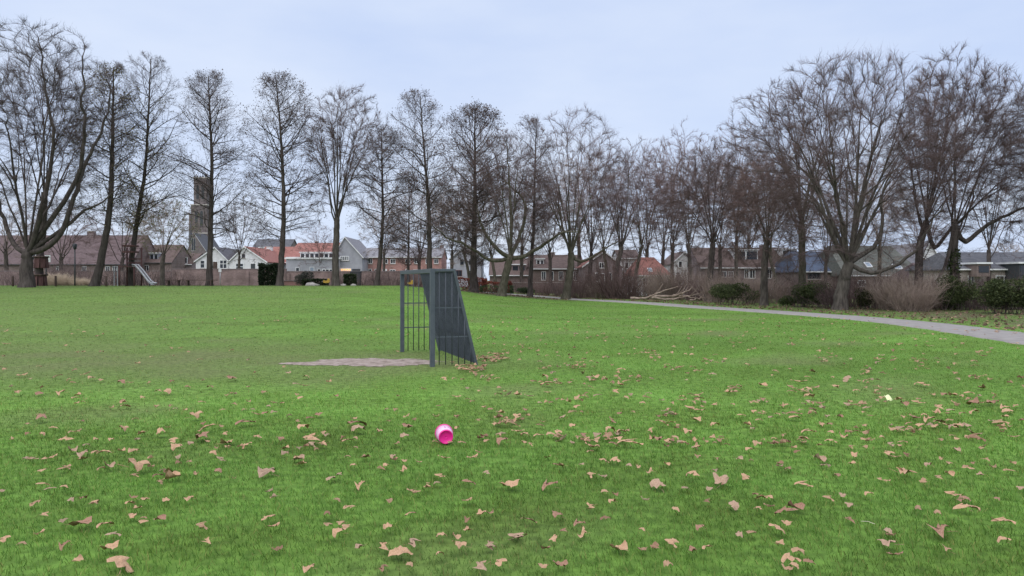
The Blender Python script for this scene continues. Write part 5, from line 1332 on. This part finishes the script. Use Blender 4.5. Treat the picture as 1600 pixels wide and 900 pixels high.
h.window(1060, 1066, 408, 418, 0); h.window(1073, 1079, 408, 418, 0); h.window(1056, 1063, 425, 438, 0); h.window(1074, 1082, 425, 438, 0)
# brown terrace on the right
BT = 'brown brick terrace on the right'
for a, b, dr, wins, doors, lab in [
    (1095, 1182, (1147, 1184, 391, 407), [(1127, 1135, 424, 433), (1138, 1146, 424, 433), (1163, 1170, 421, 435), (1171, 1180, 421, 435)], [(1150, 1156, 448, 466)], 'brown brick terrace house with a broad white dormer'),
    (1182.5, 1252, (1222, 1245, 390, 407), [(1210, 1224, 420, 437), (1226, 1234, 420, 437), (1198, 1206, 421, 435), (1203, 1208, 450, 462), (1226, 1231, 450, 458)], [(1215, 1219, 450, 466)], 'purple brown brick terrace house with a tall white framed dormer')]:
    h = House('terrace_house', lab, a, b, 468, 418, 389, 105, 11, M['brick_purple'], M['tile_brown'], group=BT)
    h.dormer(*dr, bars=2)
    for w in wins: h.window(*w, bars=1)
    for w in doors: h.door(*w)
h.chimney(1212, 384, 0.8)
h = House('blue_roof_house', 'house with a shiny blue tiled roof and white skylight', 1250, 1322, 468, 424, 393, 96, 12, M['brick_brown'], M['tile_blue'], 'hip', ridge_w=.75)
h.skylight(1290, 1303, 399, 405); h.window(1262, 1282, 427, 436, 2, frame='metal_dark'); h.window(1304, 1311, 441, 450, 0); h.door(1288, 1294, 442, 466)
h = House('green_roof_house', 'house with a mossy grey roof and bright skylight right of the biggest tree', 1322, 1440, 466, 430, 384, 92, 13, M['brick_brown'], M['tile_green'], 'hip', ridge_w=.9)
h.skylight(1396, 1408, 416, 423); h.skylight(1352, 1361, 413, 420); h.window(1340, 1352, 438, 448, 1); h.window(1400, 1412, 438, 448, 1)
h = House('white_gable_house', 'house with a broad white gable behind the upright forked tree', 1428, 1478, 466, 420, 380, 100, 10, M['white_plaster'], M['tile_slate'], 'gable', apex=1452)
h.window(1462, 1469, 420, 430, 0)
h = House('purple_roof_house', 'low house with a purple tiled roof and small skylight', 1450, 1512, 462, 441, 411, 76, 9, M['brick_beige'], M['tile_purple'], 'hip', ridge_w=.6)
h.skylight(1467, 1474, 420, 425); h.window(1470, 1480, 445, 455, 1)
h = House('long_house', 'long beige brick house with a dark roof at the right edge', 1500, 1690, 462, 420, 394, 70, 9, M['brick_beige'], M['tile_grey'], 'hip', ridge_w=.9)
h.dormer(1527, 1547, 412.5, 428, wall='brick_brown', bars=1); h.dormer(1592, 1640, 412, 432, wall='metal_dark', bars=3); h.window(1555, 1575, 430, 444, 2); h.window(1512, 1522, 430, 444, 1)
# far right tree tops on the horizon
tree('distant_tree', 'small distant tree top above the long beige house', 'vase', 1568, 180, (1540, 1605, 374, 430), [(1568, 425), (1568, 410)], .3, 320, n1=7, dens=0.5, bark='bark_grey', twig='twig_tan')

# ------------------------------------------------------------------ old brick wall on the left
WD = 92.0
def wall_run(label, x0, x1, ytop, m='brick_wall', d=WD, pier=None, cat='wall'):
    s = d / F; a, b = (x0 - 800) * s, (x1 - 800) * s
    zg = float(zt((a + b)/2, d)) - 0.5; z1 = CAM_H - (ytop - HOR) * s
    w = empty('brick_wall', ((a + b)/2, d, zg)); tag(w, label, cat); L = (b - a)/2; H_ = z1 - zg
    MB().box(-L, L, 0, 0.34, -0.3, H_).build('wall_body', M[m], w)
    MB().box(-L, L, -0.06, 0.40, H_ + .003, H_ + 0.09).build('coping', M['stone'] if m != 'brick_wall' else M['brick_purple'], w)
    n = int(2 * L / 4.5)
    for i in range(n + 1):
        x = -L + 0.2 + i * (2*L - .4) / max(n, 1); MB().box(x - .2, x + .2, -0.14, -0.004, -0.3, H_ - 0.15).build('pier', M[m], w)
    return w
wall_run('long old brick wall below the brown buildings at the left', -140, 268, 424, d=96)
wall_run('long old brick wall below the white cottages', 269, 447, 421, d=94)
wall_run('long old brick wall below the grey annex and pink terrace', 448, 712, 424.5, d=93)
wall_run('low brick wall behind the gnarled tree', 790, 905, 442, 'brick_brown', d=98)

# ------------------------------------------------------------------ playground and street furniture
def obj_at(name, label, cat, px, d, group=None, rz=0.0):
    o = empty(name, G(px, d), rz); tag(o, label, cat, group); return o
# play tower round the slender tree, with ladder
t = obj_at('play_tower', 'wooden play tower with a ladder built round the slender leaning tree', 'play tower', 204, 56)
for sx in (-.55, .55):
    for sy in (-.55, .55): MB().tube([(sx, sy, -0.1), (sx, sy, 2.9 if sy > 0 else 1.55)], 0.06, 8).build('post', M['wood_red'], t, True)
for i in range(6): MB().box(-0.62 + i*.208, -0.62 + i*.208 + .19, -.62, .62, 1.42, 1.47).build('platform_plank', M['wood_red'], t)
for z in (1.75, 2.05): MB().bar((-.55, .55, z), (.55, .55, z), 0.05, 0.09).build('rail', M['wood_red'], t)
for sx in (-.9, -.65): MB().bar((sx, -.62, -0.05), (sx, -.62, 1.5), 0.04).build('ladder_stile', M['metal_pale'], t)
for i in range(5): MB().bar((-.87, -.62, .25 + i*.28), (-.68, -.62, .25 + i*.28), 0.04).build('rung', M['metal_dark'], t)
for z in (2.5, 2.95): MB().box(-.42, .42, -.42, .42, z, z + .12).build('collar', M['wood_red'], t)
# slide
sl_ = obj_at('slide', 'pale metal slide coming down from the play tower', 'slide', 222, 55.6)
prof = [(-0.62, 1.50), (-0.40, 1.48), (-0.1, 1.15), (0.55, 0.30), (0.78, 0.14), (0.98, 0.12)]
for sy in (-.26, .26):
    MB().tube([(x, sy, z + .10) for x, z in prof], 0.055, 6).build('side_rail', M['metal_pale'], sl_, True)
mb = MB()
for x, z in prof: mb.v += [(x, -.24, z), (x, .24, z), (x, -.24, z - .03), (x, .24, z - .03)]
for i in range(len(prof) - 1):
    a = i*4; mb.f += [(a, a+1, a+5, a+4), (a+2, a+6, a+7, a+3), (a, a+4, a+6, a+2), (a+1, a+3, a+7, a+5)]
mb.build('chute', M['metal_pale'], sl_)
MB().bar((0.55, 0, -0.05), (0.55, 0, 0.27), 0.06).build('support', M['metal_dark'], sl_)
# climbing collars round the second tree
for px, dz, w in ((58, 0.0, .5), (61, 1.35, .46)):
    c_ = obj_at('climbing_collar', 'dark red wooden collar round the ' + ('foot' if dz == 0 else 'upper trunk') + ' of the second tree', 'play equipment', px, 55.6 if dz else 55.8)
    c_.location.z += dz
    for i in range(8):
        a = i * math.pi / 4
        MB().bar((w*math.cos(a), .25 + w*math.sin(a), 0), (w*.86*math.cos(a), .25 + w*.86*math.sin(a), .85), 0.30, 0.05, up=(math.cos(a), math.sin(a), 0)).build('slat', M['wood_red'], c_)
    MB().tube([((w + .03)*math.cos(a), .25 + (w + .03)*math.sin(a), .84) for a in np.linspace(0, 2*math.pi, 17)], 0.06, 6).build('hoop', M['wood_dark'], c_)
# sign post with boards
s_ = obj_at('sign_post', 'thin post with small white sign boards near the far left', 'sign', 72, 58)
MB().tube([(0, 0, -.1), (0, 0, 2.4)], 0.045, 8).build('pole', M['metal_dark'], s_, True)
for z, h_ in ((1.85, .34), (2.22, .16)): MB().box(-.05, .38, -.075, -.05, z, z + h_).build('sign_board', M['white_paint'], s_)
# lamp post
l_ = obj_at('lamp_post', 'slim dark lamp post between the left trees', 'lamp post', 117, 60)
MB().tube([(0, 0, -.1), (0, 0, 2.9)], [0.06, 0.045], 8).build('pole', M['metal_dark'], l_, True)
MB().tube([(0, 0, 2.9), (0, 0, 3.0), (0, 0, 3.32), (0, 0, 3.4)], [0.06, .13, .17, .05], 10).build('lantern', M['metal_dark'], l_, True)
l_ = obj_at('lamp_post', 'thin pale post in front of the white cottages', 'post', 344, 70)
MB().tube([(0, 0, -.1), (0, 0, 1.75)], 0.035, 8).build('pole', M['metal_pale'], l_, True); MB().box(-.14, .14, -.06, -.036, 1.45, 1.72).build('sign_board', M['white_paint'], l_)
for i, (px, lab) in enumerate([(41, 'right of the massive tree'), (87, 'among the straw coloured grass'), (166, 'right of the leaning dark tree'), (20, 'left of the massive tree')]):
    b_ = obj_at('bollard', 'short dark wooden bollard ' + lab, 'bollard', px, 53, 'short wooden bollards at the lawn edge')
    MB().tube([(0, 0, -.1), (0, 0, .72), (0, 0, .76)], [.075, .075, .05], 8).build('post', M['wood_dark'], b_, True)
# bench and picnic seat
for px, w, lab in ((312, 1.3, 'low wooden bench left of the slim tree before the wall'), (271, .55, 'small dark wooden seat right of the slide')):
    b_ = obj_at('park_bench', lab, 'bench', px, 57)
    for i in range(3): MB().box(-w, w, -.22 + i*.155, -.22 + i*.155 + .135, .42, .47).build('seat_plank', M['wood_dark'], b_)
    for sx in (-w*.7, w*.7): MB().box(sx - .05, sx + .05, -.18, .2, -.05, .418).build('leg', M['wood_dark'], b_)
# wheeled container
c_ = obj_at('waste_container', 'tall black waste container against the grey gable', 'container', 556, 88)
MB().poly([(-.5, -.4, .1), (.5, -.4, .1), (.5, .4, .1), (-.5, .4, .1), (-.6, -.48, 2.1), (.6, -.48, 2.1), (.6, .48, 2.1), (-.6, .48, 2.1)], [(3,2,1,0), (4,5,6,7), (0,1,5,4), (1,2,6,5), (2,3,7,6), (3,0,4,7)]).build('body', M['metal_dark'], c_, bevel=.04)
MB().box(-.64, .64, -.52, .52, 2.104, 2.2).build('lid', M['metal_dark'], c_, bevel=.03)
for sx in (-.4, .4): MB().tube([(sx - .05, -.3, .1), (sx + .05, -.3, .1)], .1, 10).build('wheel', M['ink'], c_)
# yellow spring animals
for px, lab, d in ((510, 'yellow spring rocker left of the pale trunked tree', 66), (641, 'yellow spring rocker seen through the goal', 70)):
    y_ = obj_at('spring_rocker', lab, 'spring rocker', px, d); y_.scale = (0.75, 0.75, 0.7)
    MB().tube([(.10*math.cos(a), .10*math.sin(a), a / 30) for a in np.linspace(0, 12, 40)], .018, 5).build('spring', M['metal_dark'], y_, True)
    MB().prism([(-.38, .5), (-.25, .42), (.25, .42), (.42, .55), (.40, .85), (.30, 1.0), (.15, .98), (.10, .80), (-.15, .74), (-.32, .80)], -.10, .10).build('body', M['yellow'], y_, bevel=.03)
    MB().box(-.2, .08, -.14, .14, .752, .80).build('seat', M['wood_red'], y_)
    MB().tube([(.18, -.22, .9), (.18, .22, .9)], .02, 6).build('handle', M['metal_dark'], y_)
# low boulders by the hedge
rb_ = np.random.default_rng(3)
for i, (px, w, lab) in enumerate([(486, .55, 'long pale boulder beside the low dark hedge'), (536, .25, 'small pale stone right of the pale trunked tree'), (552, .25, 'small pale stone under the waste container')]):
    mb = MB(); nu, nv_ = 9, 5
    for a in range(nv_ + 1):
        for b in range(nu):
            ph = math.pi/2 * a / nv_; q = 1 + .12 * rb_.normal()
            mb.v.append((w*q*math.cos(ph)*math.cos(2*math.pi*b/nu), w*.6*q*math.cos(ph)*math.sin(2*math.pi*b/nu), .28*q*math.sin(ph) * (w/.55)**.5 - .03))
    for a in range(nv_):
        for b in range(nu): mb.f.append((a*nu + b, a*nu + (b+1) % nu, (a+1)*nu + (b+1) % nu, (a+1)*nu + b))
    o = mb.build('boulder', M['stone'], smooth=True); o.location = G(px, 60); tag(o, lab, 'stone', 'pale stones at the lawn edge')
# orange brick planter
p_ = obj_at('brick_planter', 'low orange brick block right of the ragged tree', 'planter', 455, 74)
MB().box(-.9, .9, 0, .8, -.1, .75).build('body', M['brick_pink'], p_); MB().box(-.96, .96, -.06, .86, .753, .83).build('cap', M['brick_purple'], p_)
# fallen branches beside the path
fb = [[(985, 466), (1010, 465), (1032, 456), (1060, 448)], [(1015, 464), (1048, 463), (1068, 458), (1082, 448)], [(1018, 465), (1045, 468), (1075, 464), (1095, 468)], [(1050, 461), (1078, 462), (1102, 455)], [(1078, 470), (1092, 466), (1110, 465)], [(1035, 469), (1052, 465), (1064, 459)]]
labs = ['long pale fallen branch rising to the right in the pile by the path', 'thick bleached fallen limb in the middle of the pile', 'low fallen branch at the front of the pile', 'short fallen branch at the back right of the pile', 'small fallen branch at the right end of the pile', 'thin slanting fallen branch in front of the bleached limb']
for i, pl in enumerate(fb):
    d = 59 + i * 0.5 - (2 if i in (2, 4) else 0)
    w = px_line(pl, d); c = catmull(w, 4) + np.random.default_rng(i).normal(0, .04, (len(pl)*4 - 3, 3))
    gz = zt(c[:, 0], c[:, 1]); c[:, 2] = np.maximum(c[:, 2], gz + 0.06)
    org = Vector(c[0]); mb = MB().tube([Vector(q) - org for q in c], list(np.linspace([.10, .15, .09, .08, .07, .05][i], .03, len(c))), 7)
    o = mb.build('fallen_branch', M['log_pale'], smooth=True); o.location = org; tag(o, labs[i], 'branch', 'fallen branches beside the footpath')
    side = c[len(c)//2] - np.array(org)
    MB().tube([side, side + np.array([.5, .1, .45]), side + np.array([.8, .1, .95])], [.045, .03, .012], 5).build('side_shoot', M['log_pale'], o, True)
